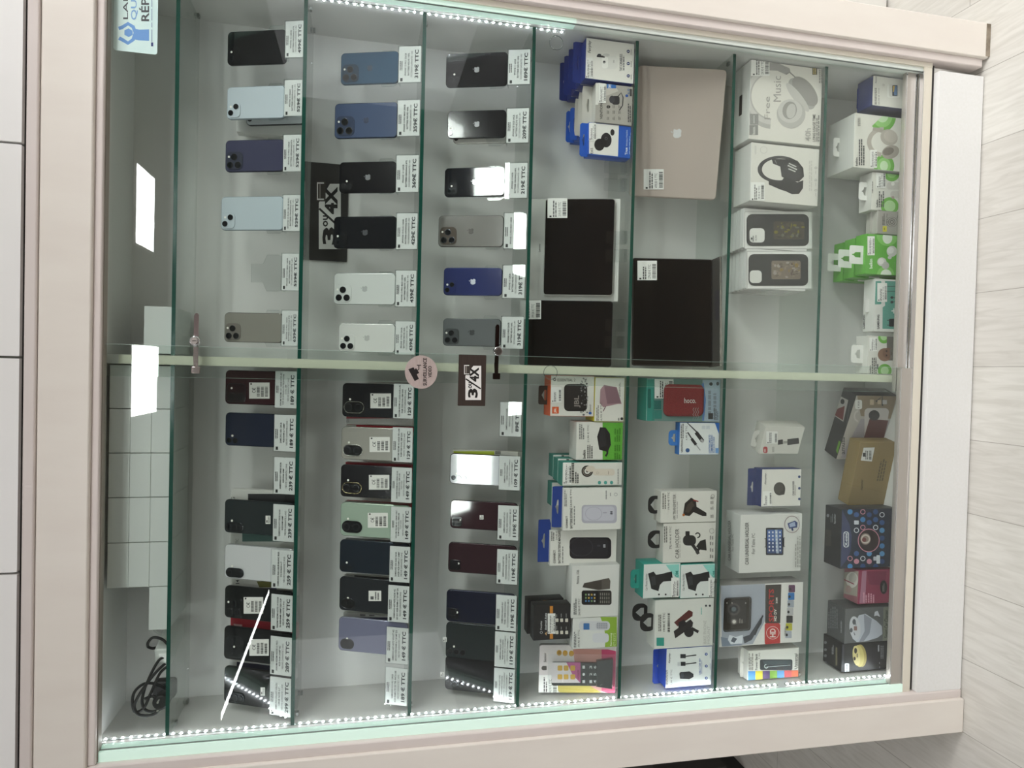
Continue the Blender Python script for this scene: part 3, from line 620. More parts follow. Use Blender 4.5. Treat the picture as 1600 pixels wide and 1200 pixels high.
L_(VI, (237, 612, 345, 556), (604, 740, 368, 588), 3, '#a4b5a4', 'pill', ['XIAOMI REDMI A5 128GB VERT', 'RAM 4GB DUAL SIM 6.88', 'TOP 5200', NG], '149 \u20ac TTC', 'pale green phone with black oval camera', 'clear stand reading 149 \u20ac TTC below the pale green phone', (459, 584, 405, 498), tilt=21, ring='#3b3d3b')
L_(VI, (258, 600, 580, 784), (596, 730, 615, 838), 3, '#1f2832', 'two', ['SAMSUNG A06 A065 NOIR', '64GB 4GB RAM 6.7 50MP', NG], '149 \u20ac TTC', 'dark blue-black phone with two round lenses', 'clear stand reading 149 \u20ac TTC below the blue-black phone', tilt=21)
L_(VI, (248, 590, 812, 1024), (586, 725, 860, 1088), 3, '#2a2d31', 'mini', ['SAMSUNG A07 A075 NOIR 4G', '64 GO 4GB RAM 6.7 50 MP DS', NG], '149 \u20ac TTC', 'dark grey phone with small oval camera and warning label', 'clear stand reading 149 \u20ac TTC below the dark grey phone with warning label', (464, 543, 892, 956, 's'), tilt=22)
L_(VJ, (246, 582, 266, 478), (576, 717, 322, 545), 3, '#7a7b92', 'mini', ['SAMSUNG A07 A075 VIOLET 4G', '64 GO 4GB RAM 6.7 50 MP DS', NG], '149 \u20ac TTC', 'lavender phone with small oval camera', 'clear stand reading 149 \u20ac TTC below the lavender phone', tilt=22, frame='#9a9bae')
L_(VJ, None, (568, 707, 575, 805), 3, None, None, ['SAMSUNG A16 4G 128GB', '4GB RAM LTE DS TEL INCLUSE', NG], '189 \u20ac TTC', None, 'clear stand without a phone reading 189 \u20ac TTC', tilt=22)
back_box(VH, 252, 560, 645, 3, 20, .032, '#b3b1ab', 'white phone box edge with red print behind the charcoal phone', lambda A: (A.R(256, 740, 598, 614, '#8e1424'), A.T('REDMI A5', 325, 342, 640, 618, '#555555')), d=.016)
back_box(VH, 254, 652, 760, 3, 20, .032, '#9e1426', 'red and white phone box behind the beige grey phone', lambda A: A.R(250, 386, 652, 700, '#b9b5ad'), d=.016)
back_box(VI, 248, 85, 180, 3, 20, .032, '#8c1323', 'dark red phone box behind the phone with gold-rimmed camera', None, d=.016)
back_box(VI, 240, 325, 430, 3, 21, .032, '#8f1a28', 'dark red phone box behind the pale green phone', lambda A: A.R(240, 800, 318, 336, '#a5a29b'), d=.016)
back_box(VI, 262, 566, 650, 3, 21, .032, '#17202c', 'dark blue phone box behind the blue-black phone', lambda A: A.R(580, 640, 560, 590, '#1f3a7a'), d=.016)
back_box(VI, 246, 785, 880, 3, 22, .032, '#a9a8a2', 'white phone box behind the dark grey phone with warning label', lambda A: A.R(375, 800, 795, 870, '#242427'), d=.016)
back_box(VJ, 242, 222, 320, 3, 22, .032, '#bab9b4', 'white phone box with dark blue print behind the lavender phone', lambda A: (A.G(410, 525, 250, 232, 2, '#555555'), A.R(375, 660, 258, 300, '#2b2c4c')), d=.016)
# ---- fourth shelf, left half
L_(VH, None, (1287, 1423, 515, 727), 4, None, None, ['SAMSUNG GALAXY A03E', '32GB OCCASION', 'OCCASION GARANTIE 3 MOIS'], '89\u20ac TTC', None, 'clear stand without a phone reading 89\u20ac TTC', tilt=20)
L_(VH, (940, 1282, 838, 1030), (1280, 1415, 850, 1062), 4, '#c4c5ca', 'three', ['SAMSUNG GALAXY A04S', '128GB OCCASION', 'GARANTIE 3 MOIS UNIQUEMENT', 'CONTRE FONCTIONNEMENT'], '109 \u20ac TTC', 'phone with painted silver reflection, dark rim and three small lenses', 'clear stand reading 109 \u20ac TTC below the silver phone', tilt=22.3, frame='#2c2022', rough=.08)  # silver back colour stands in for a bright reflection
L_(VI, (974, 1278, 331, 510), (1272, 1408, 360, 575), 4, '#38242a', 'lsq', ['SAMSUNG GALAXY A51', 'DUAL 64GB OCCASION', ON2], '119\u20ac TTC', 'maroon-black glossy phone with a small white square sticker', 'clear stand reading 119\u20ac TTC below the maroon phone with a sticker', (1158, 1182, 420, 446, 's'), tilt=21, frame='#251a1e', rough=.05)
L_(VI, (961, 1272, 597, 785), (1266, 1400, 635, 850), 4, '#37252b', 'lsq', ['SAMSUNG GALAXY A51', 'OCCASION 64GB OCCASION', ON2], '119\u20ac TTC', 'maroon-black glossy phone without sticker', 'clear stand reading 119\u20ac TTC below the maroon phone without sticker', tilt=21, frame='#251a1e', rough=.05)
L_(VI, (944, 1264, 895, 1095), (1260, 1395, 920, 1142), 4, '#1c2030', 'lsq', ['SAMSUNG GALAXY A51', 'DUAL 128GB OCCASION', ON2], '119\u20ac TTC', 'glossy blue-black phone with a light streak along its top', 'clear stand reading 119\u20ac TTC below the glossy blue-black phone', tilt=21, rough=.05)
L_(VJ, (904, 1258, 299, 525), (1253, 1388, 350, 570), 4, '#272d2e', 'three', ['SAMSUNG GALAXY A05S', '64GB NOIR OCCASION', 'GARANTIE 3 MOIS UNIQUEMENT', 'CONTRE FONCTIONNEMENT'], '119 \u20ac TTC', 'charcoal phone with three lenses and a small white sticker', 'clear stand reading 119 \u20ac TTC below the charcoal three-lens phone', (928, 952, 382, 412, 's'), tilt=22)
L_(VJ, (894, 1252, 510, 722), (1247, 1384, 572, 795), 4, '#1d1e20', 'three', ['SAMSUNG GALAXY A05S', '64GB NOIR OCCASION', 'GARANTIE 3 MOIS UNIQUEMENT', 'CONTRE FONCTIONNEMENT'], '119 \u20ac TTC', 'matte black three-lens phone at the row end by the light strip', 'clear stand reading 119 \u20ac TTC at the row end by the light strip', (912, 936, 600, 628, 's'), tilt=22)
back_box(VH, 940, 806, 900, 4, 20, .032, '#c9c7bf', 'white phone box with yellow-green stripe behind the silver-reflecting phone', lambda A: (A.R(995, 1250, 820, 842, '#a9b71f'), A.BC(1255, 1290, 840, 815)), d=.016)
# ------------------------------------------------------------------ boxed goods
L4 = View(800, 560, 4); L4c = View(800, 800, 4); R4 = View(800, 0, 4); R4b = View(800, 280, 4)
R5 = View(1120, 60, 4.4444); R5b = View(1120, 300, 4.4444); L6 = View(1120, 560, 4.4444); L7 = View(1120, 770, 4.4444); L8 = View(1100, 930, 4.4444)
DIM = {}
def carton(name, label, V, c, depth, z0, col, side=None, top=None, Y=None, yaw=None, tilt=0, group=None, cat='box', bev=.0008, rough=.42, ymax=.15, hh=None, r=.0012):
    """a box standing on z0; c = front face on the photograph: (top, foot, its right y, its left y) or corners TR, BR, BL, TL"""
    if isinstance(c[0], tuple): TR, BR, BL, TL = c
    else: TR, BR, BL, TL = (c[0], c[2]), (c[1], c[2]), (c[1], c[3]), (c[0], c[3])
    a, b = V.atZ(*BL, z0), V.atZ(*BR, z0)
    if yaw:
        if Y is not None: dy = Y-(a.y+b.y)/2; a.y += dy; b.y += dy
        rz = math.atan2(b.y-a.y, b.x-a.x); base = (a+b)/2; w = (b-a).length
        base.y = max(base.y, .004)
    else:
        rz = 0; Yb = Y if Y is not None else min(max((a.y+b.y)/2, .004), ymax)
        a = V.atY(*BL, Yb); b = V.atY(*BR, Yb); t1 = V.atY(*TL, Yb); t2 = V.atY(*TR, Yb)
        xl = (a.x+t1.x)/2; xr = (b.x+t2.x)/2
        lo, hi = (.0065, .8405) if (xl+xr)/2 < .85 else (.8650, 1.6965)
        xl = max(xl, lo); xr = min(xr, hi); base = Vector(((xl+xr)/2, Yb, 0)); w = xr-xl
    base.z = z0+.0005
    t = math.radians(tilt); M = Matrix.Translation(base) @ Matrix.Rotation(rz, 4, 'Z') @ Matrix.Rotation(-t, 4, 'X')
    n = M.to_3x3() @ Vector((0, -1, 0))
    h = hh or sum((M.inverted() @ V.hit(*q, base, n)).z for q in (TL, TR))/2
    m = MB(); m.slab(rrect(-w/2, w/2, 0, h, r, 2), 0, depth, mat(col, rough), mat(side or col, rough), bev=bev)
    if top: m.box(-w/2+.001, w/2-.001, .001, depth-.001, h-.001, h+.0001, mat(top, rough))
    o = m.build(name); o.location = base; o.rotation_euler = (-t, 0, rz); props(o, label, cat, group)
    DIM[o.name] = (w, depth, h); return o
def art(o, V, **k):
    A = Art(o, V, **k)
    if o.name in DIM: w, d, h = DIM[o.name]; A.clamp = (-w/2+.0004, w/2-.0004, .0004, h-.0004, d)
    return A
def tag_label(o, V, x0, x1, yr, yl, price=None, **k):
    A = art(o, V, name='price_sticker', lift=.0012, **k); A.sticker(x0, x1, yr, yl, price); A.done()
def tab(o, V, xt, xb, yr, yl, col, y=0., slot=(.5, .16, .45), th=.0006, tri=False, rad=.15, lab=None, name='hang_tab'):
    """hang tab with a slot, in the plane y of the box; slot = width, height, place from the top as shares of the tab"""
    Mi = wm(o).inverted(); M = wm(o); p = M @ Vector((0, y, 0)); n = M.to_3x3() @ Vector((0, -1, 0))
    q = [Mi @ V.hit(a, b, p, n) for a, b in ((xt, yl), (xt, yr), (xb, yl), (xb, yr))]
    x0 = (q[0].x+q[2].x)/2; x1 = (q[1].x+q[3].x)/2; z1 = (q[0].z+q[1].z)/2; z0 = max((q[2].z+q[3].z)/2, 0)
    w, h = x1-x0, z1-z0; cx, cz = (x0+x1)/2, z1-slot[2]*h; N = 48
    out = []; inn = []
    R = rrect(x0, x1, z0, z1, min(w, h)*rad, 6); sw, sh = w*slot[0]/2, h*slot[1]/2
    def onpoly(P, a):
        d = Vector((math.cos(a), math.sin(a))); best = None
        for i in range(len(P)):
            u, v = Vector(P[i]), Vector(P[(i+1) % len(P)]); e = v-u; den = d.x*e.y-d.y*e.x
            if abs(den) < 1e-12: continue
            s = ((u.x-cx)*e.y-(u.y-cz)*e.x)/den; k = ((u.x-cx)*d.y-(u.y-cz)*d.x)/den
            if s > 0 and -1e-6 <= k <= 1+1e-6: best = s if best is None else min(best, s)
        return (cx+d.x*best, cz+d.y*best)
    S_ = [(cx-sw, cz-sh), (cx+sw, cz-sh), (cx+sw*.9, cz+sh*.3), (cx+sw*.3, cz+sh*.6), (cx, cz+sh*1.6), (cx-sw*.3, cz+sh*.6), (cx-sw*.9, cz+sh*.3)] if not tri else [(cx-sw, cz-sh), (cx+sw, cz-sh), (cx+sw, cz), (cx, cz+sh*1.5), (cx-sw, cz)]
    for i in range(N):
        a = 2*math.pi*i/N; out.append(onpoly(R, a)); inn.append(onpoly(S_, a))
    m = MB(); mt = mat(col, .4)
    for yy, fl in ((y-th, 0), (y, 1)):
        vs = [(u, yy, v) for u, v in out]+[(u, yy, v) for u, v in inn]
        m.raw(vs, [(i, (i+1) % N, N+(i+1) % N, N+i)[::-1 if fl else 1] for i in range(N)], mt)
    for P, s_ in ((out, 1), (inn, -1)):
        vs = [(u, y-th, v) for u, v in P]+[(u, y, v) for u, v in P]
        m.raw(vs, [(i, N+i, N+(i+1) % N, (i+1) % N)[::s_] for i in range(N)], mt)
    t = m.build(name, o)
    if lab: t['label'] = lab
    return t
def rows_behind(o, labels, step, jx=0., jz=0.):
    for i, lb in enumerate(labels):
        c = copy_tree(o); c.location = o.location + o.rotation_euler.to_matrix() @ Vector((jx*(i+1), step*(i+1), 0)); c['label'] = lb; c.location.z += jz
def easel(V, x0, x1, yr, yl, row, label, Y=None):
    """clear fold-out display easel"""
    z0 = SZ[row]+.0005; a = V.atZ(x1, yl, z0); Yb = Y if Y is not None else min(max(a.y, .03), .12)
    a = V.atY(x1, yl, Yb); b = V.atY(x1, yr, Yb); tz = V.atY(x0, yl, Yb).z-z0; w = (b.x-a.x)/2
    t = empty('display_easel', ((a.x+b.x)/2, Yb, z0)); props(t, label, 'display easel', 'clear easels holding tablets')
    for sg in (-1, 1):
        m = MB(); xa, xb = sorted((sg*w, sg*w*.18)); m.slab(rrect(xa, xb, 0, tz, .003, 3), .018, .0205, ACRYL, ACR_EDGE)
        m.box(xa, xb, .006, .0205, 0, .0115, ACRYL); m.box(xa, xb, .0035, .0055, 0, .020, ACRYL); m.build('support', t)
    m = MB(); m.box(-w*.2, w*.2, .0206, .0226, tz*.35, tz*.75, ACRYL); m.build('hinge_strip', t)
BLU, BLUD, NAVY, TEAL, WH, OFF, BLK = '#1d56b4', '#16307a', '#1b2f66', '#2f8579', '#e6e2dc', '#dcd9d2', '#1d1d1f'

# ==================================================== fifth shelf, right half
G4 = 'earbud boxes standing in rows on the glass shelf'
o = carton('earbud_box', 'blue and white earbud box with white charging case picture, front of its row', R4, ((458, 230), (768, 278), (762, 526), (462, 490)), .038, SZ[5], WH, BLUD, BLUD, Y=.008, group=G4)
A = art(o, R4)
A.T('Fairplay', 474, 497, 332, 252, '#1c1f33', .6, 1).T('TWS CANABUDS', 672, 690, 445, 338, '#26283a', .6).G(694, 708, 440, 340, 1, '#77777a')
A.RR(556, 660, 348, 432, 22, '#dfdcd7').RR(560, 600, 352, 428, 16, '#f1eee9').RG(576, 388, 6, 9, '#55565c').E(576, 387, 5, 5, '#2b2c33').G(634, 640, 392, 372, 1, '#666666').L([(530, 350), (548, 352), (580, 356)], 12, '#2f3036').E(545, 345, 12, 8, '#3a3b41').E(588, 345, 22, 10, '#cfccc8')
for k in (322, 398, 475): A.E(726, k, 10, 10, NAVY).R(720, 732, k-2, k+2, '#d9dbe8').G(742, 748, k+22, k-18, 1, '#777777')
A.done(); tag_label(o, R4, 458, 505, 362, 492, '19,90 \u20ac TTC')
tab(o, R4, 380, 470, 265, 520, BLUD, y=.037, slot=(.42, .10, .34), rad=.06)
rows_behind(o, ['blue and white earbud box second in its row, mostly hidden', 'blue and white earbud box third in its row, only its tab showing', 'blue and white earbud box last of its row, against the back'], .0405)
o = carton('earbud_box', 'grey earbud box with black case and wrist strap picture, front of its row', R4, ((520, 515), (762, 545), (758, 782), (522, 765)), .030, SZ[5], '#aaa59e', '#b5b1aa', '#bab6af', Y=.012, group=G4)
A = art(o, R4)
A.R(522, 540, 520, 655, '#e1ded8').T('VENTION', 550, 566, 745, 645, '#2b2b2b', 1).P([(588, 520), (588, 600), (665, 570), (640, 520)], '#c4beb6').RR(625, 672, 600, 655, 14, '#2c2c30').E(625, 622, 18, 24, '#3a3a40').E(602, 668, 12, 10, '#232327').L([(670, 690), (690, 660), (694, 610), (682, 580), (660, 605)], 6, '#2a2a2e').E(717, 599, 9, 9, '#2b56a5').T('6.0', 720, 735, 590, 555, '#4a6f9d', .6).R(736, 748, 556, 602, '#3b3b3d').G(724, 746, 765, 648, 2, '#48464a').R(592, 650, 520, 553, '#2f6bb5').T('54H', 600, 620, 552, 526, '#e5e8ee', 1)
for yy in (665, 700, 738):
    for xx in (592, 628, 664): A.G(xx, xx+16, yy+12, yy-8, 2, '#77736d')
A.done(); tag_label(o, R4, 540, 586, 518, 645, '14,90 \u20ac TTC')
tab(o, R4, 437, 515, 540, 780, '#c1bdb5', y=.029, slot=(.36, .22, .45), rad=.1)
rows_behind(o, ['grey earbud box second in its row, only its top and tab showing', 'grey earbud box last of its row, in front of the bright blue one'], .0315, -.004)
o = carton('earbud_box', 'bright blue earbud box with black earbud picture, front of its row', R4, ((476, 765), (755, 790), (748, 992), (478, 965)), .036, SZ[5], BLU, BLU, BLU, Y=.016, group=G4)
A = art(o, R4)
A.P([(482, 768), (668, 782), (662, 978), (482, 960)], '#e4e1dc').T('E65', 490, 506, 960, 925, '#2b2b30', .6).T('True', 706, 722, 968, 922, '#e8ecf4', 1.2).T('Wireless Headset', 712, 722, 915, 812, '#c9d6ee').G(732, 748, 965, 815, 2, '#9dbbe6').E(546, 905, 32, 38, '#1c1c20').E(588, 876, 34, 46, '#222226').E(570, 890, 22, 30, '#151518').RG(588, 866, 6, 9, '#5a5a60').E(627, 828, 13, 20, '#1c1c20')
A.done(); tag_label(o, R4, 480, 524, 768, 880, '14,90 \u20ac TTC')
tab(o, R4, 423, 482, 770, 980, BLU, y=.010, slot=(.36, .22, .4), rad=.1)
for lb, (qx, qy), yy in (('bright blue earbud box second in its row, only its tab showing', (400, 762), .108), ('bright blue earbud box last of its row, against the back', (380, 782), .1455)):
    c = copy_tree(o); c.location.x = R4.atY(qx, qy, yy).x; c.location.y = yy; c['label'] = lb
easel(R4, 590, 730, 1003, 1190, 5, 'empty clear easel between the blue earbud box and the tablet')
def tablet(label, V, c, row, Y, tilt, rim, art_fn=None, cut=None):
    t = math.radians(tilt); z0 = SZ[row]+.012; n = Vector((0, -math.cos(t), math.sin(t))); p0 = Vector((0, Y, z0))
    a = V.hit(c[1], c[3], p0, n); b = V.hit(c[1], c[2], p0, n); u = V.hit(c[0], (c[2]+c[3])/2, p0, n)
    M = Matrix.Translation(((a.x+b.x)/2, Y, z0)) @ Matrix.Rotation(-t, 4, 'X'); w = b.x-a.x; zb = (M.inverted() @ a).z; h = (M.inverted() @ u).z-zb
    base = M @ Vector((0, 0, zb)); o = empty('tablet', base, 0, -t); props(o, label, 'tablet', 'tablets on clear easels')
    m = MB(); m.slab(rrect(-w/2, w/2, 0, h, .008, 5), 0, .0075, mat(rim, .3, .6), bev=.0015); m.build('body', o)
    m = MB(); m.slab(rrect(-w/2+.002, w/2-.002, .002, h-.002, .007, 5), -.0006, .0002, mat('#0c0d0f', .06, 0, .3)); m.build('screen', o)
    m = MB(); m.slab(circ(-w/2+w*.5, h-.006, .0015, 12), -.0009, -.0005, mat('#2a2b2e', .2)); m.build('camera', o)
    return o
o = tablet('black tablet with silver rim standing before its white box', R4b, (200, 630, 120, 730), 5, .030, 18, '#b9b7b2')
tag_label(o, R4b, 222, 346, 119, 243, '219,00 \u20ac TTC', p=(0, -.0006, 0))
o2 = carton('tablet_box', 'white tablet box leaning behind the silver-rimmed tablet', R4b, (112, 640, 98, 752), .02, SZ[5]+.0125, '#c9c8c3', Y=.0425, tilt=18)
A = art(o2, R4b); A.T('Lenovo', 166, 178, 455, 405, '#3b3b3b', .8); A.done()
o = tablet('black tablet beside the divider with its upper edge behind the glass shelf', R4b, (48, 620, 762, 1175), 5, .030, 18, '#2a2b2d')
tag_label(o, R4b, 50, 182, 757, 875, '199,00 \u20ac TTC', p=(0, -.0006, 0))
easel(R4b, 600, 728, 322, 515, 5, 'clear easel under the silver-rimmed tablet', .016)
easel(R4b, 594, 722, 875, 1058, 5, 'clear easel under the black tablet by the divider', .016)

# ==================================================== fifth shelf, left half
o = carton('speaker_box', 'small white and yellow box with pink square speaker picture', L4, (516, 708, 120, 395), .07, SZ[5], '#dedad2', '#c9c72c', '#cfc81f', Y=.010)
A = art(o, L4); A.P([(552, 195), (575, 165), (655, 180), (685, 285), (660, 285), (570, 305), (548, 280)], '#a5838a').P([(575, 168), (652, 182), (682, 278), (595, 285)], '#86666f').L([(570, 330), (585, 300)], 6, '#7c5d66').G(528, 545, 390, 280, 2, '#77756f').T('6,90 \u20ac TTC', 552, 564, 388, 275, '#3d3d3d').E(686, 377, 9, 9, '#222222').G(668, 680, 240, 150, 2, '#8a867e').G(662, 676, 388, 366, 1, '#555555'); A.done()
h1 = DIM[o.name][2]
o = carton('speaker_box', 'white and orange speaker box stacked on the pink speaker box', L4, (240, 512, 108, 362), .062, SZ[5]+h1+.0006, '#dedad3', '#d2592a', '#d2592a', Y=.012)
A = art(o, L4); A.RG(266, 132, 5, 9, '#2a2a2a').TX('ESSENTIAL 2', 284, 396, 126, 144, '#3a3734', .2).RR(325, 470, 160, 330, 28, '#1d1b1b').RR(335, 455, 168, 320, 22, '#282525').T('JBL', 388, 428, 308, 232, '#8a817d', 1.6)
A.R(250, 292, 302, 345, '#d2592a').T('JBL', 262, 280, 340, 308, '#f0e4da', 1).E(488, 342, 10, 9, '#2c57a0').T('Bluetooth', 482, 494, 330, 288, '#444444')
rnd = random.Random(3)
for i in range(46):
    a = rnd.uniform(0, 1); A.E(440+rnd.uniform(-12, 32), 120+235*a, rnd.uniform(2, 6), rnd.uniform(2, 7), rnd.choice(('#6b6a6c', '#9a9897', '#4b4a4d')), n=8)
A.done(); tag_label(o, L4, 244, 308, 180, 275)
tab(o, L4, 165, 240, 170, 288, '#38302b', y=.03, slot=(.55, .32, .5), tri=True, rad=.12)
o = carton('power_bank_box', 'white and green power bank box with black power bank picture', L4, ((408, 395), (698, 400), (697, 636), (396, 632)), .06, SZ[5], OFF, '#cfcdc7', '#d3d1cb', Y=.014)
A = art(o, L4); A.P([(566, 400), (566, 634), (697, 636), (697, 402)], '#5fa83a').P([(532, 490), (550, 430), (585, 432), (612, 470), (618, 540), (598, 585), (545, 570)], '#1c1b1e').L([(598, 560), (595, 595), (585, 612)], 12, '#232126').P([(545, 480), (558, 440), (580, 440), (590, 545), (552, 558)], '#29282c').T('belkin', 442, 460, 626, 572, '#2a2a2a', 1).G(470, 508, 625, 540, 3, '#4a4a4a').T('21,90 \u20ac TTC', 470, 482, 525, 415, '#333333').G(420, 455, 505, 410, 3, '#7a7a78')
for a in (500, 560, 610): A.G(640, 680, a+20, a-20, 3, '#3b7a20')
A.G(640, 684, 475, 435, 3, '#3b7a20'); A.done()
tab(o, L4, 386, 430, 425, 546, '#e0deda', y=.03, slot=(.55, .2, .42), rad=.2)
o = carton('fan_box', 'white and teal box with pale handheld fan picture, front of its row', L4, ((316, 646), (690, 652), (688, 800), (314, 790)), .042, SZ[5], OFF, TEAL, TEAL, Y=.010, group='handheld fan boxes')
A = art(o, L4); A.RG(470, 705, 18, 36, '#2d2a28', k=1.0).RG(470, 705, 24, 28, '#8a8078').E(470, 705, 8, 8, '#6b625b').E(490, 690, 30, 20, '#d8cbbd').RR(505, 642, 690, 732, 18, '#d9cdbf').RG(534, 716, 6, 8, '#b3a696').G(600, 606, 724, 704, 1, '#9a8d7f')
for a in (690, 735, 776): A.E(546 if a == 776 else 584 if a == 735 else 622, 776, 10, 11, '#4d9c93')
A.BC(372, 388, 775, 660).G(395, 420, 780, 700, 2, '#4a4a4a').G(660, 668, 785, 690, 1, '#777777'); A.done(); tag_label(o, L4, 318, 370, 650, 788, '19,90 \u20ac TTC')
rows_behind(o, ['white and teal fan box second in its row', 'white and teal fan box last of its row, against the back'], .046, .004)
o = carton('fan_box', 'teal-topped box standing behind the lavender power bank box', L4, ((245, 770), (560, 775), (560, 915), (248, 925)), .042, SZ[5], OFF, TEAL, TEAL, Y=.105, group='handheld fan boxes')
o = carton('power_bank_box', 'white box with lavender power bank picture', L4, (320, 689, 808, 1072), .022, SZ[5], '#e3e0da', '#d4d1cb', Y=.008)
A = art(o, L4); A.P(rrect(435, 655, 915, 1030, 22), '#b5b1bd').P(rrect(445, 640, 925, 1015, 20), '#c6c3ce').RG(510, 970, 50, 53, '#aaa6b3', k=.8).T('\u2022\u2022', 612, 630, 975, 955, '#3a3a44', 1).R(568, 592, 960, 968, '#aaa6b3').T('CONNECT', 336, 348, 1060, 985, '#2a2a2a', 1.2).T('BATTERIE EXTERNE', 362, 378, 1062, 935, '#333333', .6).G(386, 398, 1040, 910, 1, '#8a8a88').G(328, 345, 925, 820, 2, '#6a6a6a').T('24,90 \u20ac TTC', 362, 375, 930, 815, '#333333').G(585, 596, 880, 820, 1, '#888888').RG(648, 850, 8, 10, '#777777').G(612, 620, 860, 840, 1, '#777777'); A.done()
tab(o, L4, 250, 322, 798, 1055, '#25408a', y=.012, slot=(.36, .22, .45), rad=.04)
o = carton('power_bank_box', 'white box with black power bank picture', L4c, (238, 655, 112, 330), .022, SZ[5], '#e3e0da', '#d4d1cb', Y=.036)
A = art(o, L4c); A.P(rrect(360, 620, 158, 292, 30), '#1e1c22').P(rrect(372, 600, 168, 280, 24), '#2b2930').RG(432, 218, 70, 74, '#403e46', k=.8).R(532, 552, 205, 215, '#45434b').T('\u2022\u2022', 568, 586, 222, 202, '#c9c9cf', 1).T('CONNECT', 258, 272, 320, 238, '#2a2a2a', 1.2).T('BATTERIE EXTERNE MAGSAFE', 288, 304, 320, 112, '#333333', .6).G(314, 324, 318, 180, 1, '#8a8a88').G(245, 268, 180, 120, 2, '#6a6a6a').T('24,90 \u20ac', 272, 284, 175, 120, '#333333'); A.done()
tab(o, L4c, 162, 240, 46, 312, '#25408a', y=.012, slot=(.36, .22, .45), rad=.04)
o = carton('phone_box', 'white box with dark keypad phone picture', L4c, (372, 660, 332, 656), .05, SZ[5], '#dddbd7', '#cbcac6', Y=.010)
A = art(o, L4c); A.P(rrect(435, 622, 490, 580, 14), '#2b2927').P(rrect(440, 540, 498, 574, 8), '#141518').P([(440, 470), (450, 445), (605, 412), (615, 430), (612, 480), (540, 488)], '#5a544e').P([(442, 470), (452, 448), (560, 425), (560, 486)], '#453f3a').T('Nokia 106', 402, 420, 448, 362, '#3c3b3a')
rnd = random.Random(5)
for i in range(5):
    for j in range(3): A.R(550+i*13, 556+i*13, 505+j*24, 521+j*24, '#8a857e')
for i in range(4):
    for j in range(3): A.R(456+i*18, 466+i*18, 510+j*20, 521+j*20, rnd.choice(('#4f7fb5', '#c9a54a', '#7a9a6a', '#b5b5b5')))
A.G(384, 406, 640, 540, 2, '#777777').T('24,90 \u20ac TTC', 412, 426, 645, 540, '#333333'); A.done(); hN = DIM[o.name][2]
o = carton('phone_box', 'white and lime box with white flip phone picture', L4c, (380, 655, 656, 850), .05, SZ[5], '#dcdbd7', '#c9c8c4', Y=.012)
A = art(o, L4c); A.P([(552, 656), (575, 720), (585, 790), (580, 850), (655, 848), (655, 656)], '#8fb03a').P(rrect(418, 612, 682, 740, 24), '#d0cfd3').P(rrect(446, 484, 695, 735, 4), '#3d6fa8').P(rrect(503, 605, 758, 815, 20), '#d5d4d9').P(rrect(525, 600, 690, 732, 14), '#b9b8c0')
for i in range(5):
    for j in range(3): A.R(532+i*13, 539+i*13, 694+j*12, 702+j*12, '#8f8e98')
A.T('Samsung', 612, 626, 836, 755, '#eef2d5', .6).T('GT-E1272', 632, 646, 836, 755, '#d7e3a8').G(386, 404, 845, 735, 2, '#777777').T('39,90 \u20ac TTC', 410, 424, 845, 735, '#333333'); A.done(); hS = DIM[o.name][2]
zt = SZ[5]+max(hN, hS)+.0006
o = carton('adapter_box', 'black and orange adapter box lying on top of the phone boxes', L4c, (135, 368, 580, 798), .035, zt, '#262526', '#1a1a1b', '#2e2d2e', Y=.012)
A = art(o, L4c); A.R(236, 256, 588, 792, '#c9822f').RG(183, 753, 6, 8, '#d9d9d9').T('Carplay', 176, 190, 738, 680, '#dedede', .5).P([(205, 760), (216, 748), (216, 772)], '#d9b07a').T('Android Auto', 204, 218, 738, 632, '#dedede', .8)
for i, xx in enumerate((281, 310, 341)):
    for yy in (676, 752): A.RR(xx-9, xx+9, yy-11, yy+11, 4, '#d9d2c6').G(xx-5, xx+3, yy-18, yy-42, 1, '#9a9a9a')
A.done(); tag_label(o, L4c, 222, 270, 633, 760, '45,90 \u20ac TTC')
c = copy_tree(o); c.location.y += .05; c.location.z += .004; c.location.x -= .002; c['label'] = 'second black adapter box behind the one with the orange band'
# blister pack with a keypad phone
o = carton('phone_blister', 'pink and white blister pack holding a black keypad phone', L4c, (168, 655, 850, 1150), .012, SZ[5], '#d9d0cf', '#c9c4c4', Y=.016, tilt=10, cat='blister pack', r=.006)
A = art(o, L4c); A.P([(560, 858), (600, 858), (650, 870), (648, 1135), (600, 1140), (560, 1120)], '#c2436b').P([(380, 855), (560, 858), (560, 1120), (470, 1135), (400, 1000)], '#c98f86').P([(250, 1080), (440, 1060), (560, 1128), (520, 1140), (300, 1130)], '#b5a23a').E(295, 880, 16, 18, '#c9993e').E(332, 882, 16, 18, '#c9993e').E(371, 884, 16, 18, '#c9993e').T('Senior', 198, 214, 938, 880, '#333333', .6).T('2G', 288, 302, 890, 870, '#5a3c10', .8).E(198, 975, 14, 14, '#55504c').R(195, 216, 962, 988, '#55504c'); A.done()
Mi = wm(o).inverted(); p = o.matrix_basis @ Vector((0, 0, 0)); n = o.matrix_basis.to_3x3() @ Vector((0, -1, 0))
q1 = Mi @ L4c.hit(245, 1075, p, n); q2 = Mi @ L4c.hit(600, 935, p, n)
m = MB(); m.slab(rrect(q1.x, q2.x, q2.z, q1.z, .005, 4), -.011, -.0006, mat('#17181a', .15, 0, .5), bev=.002)
q3 = Mi @ L4c.hit(520, 1090, p, n); q4 = Mi @ L4c.hit(625, 905, p, n); m.slab([(q3.x, q4.z), (q4.x, q4.z), (q4.x-.006, q3.z), (q3.x+.006, q3.z)], -.016, -.0008, mat('#111214', .1, 0, .6), bev=.002); ph = m.build('keypad_phone', o); ph['label'] = 'black keypad phone'
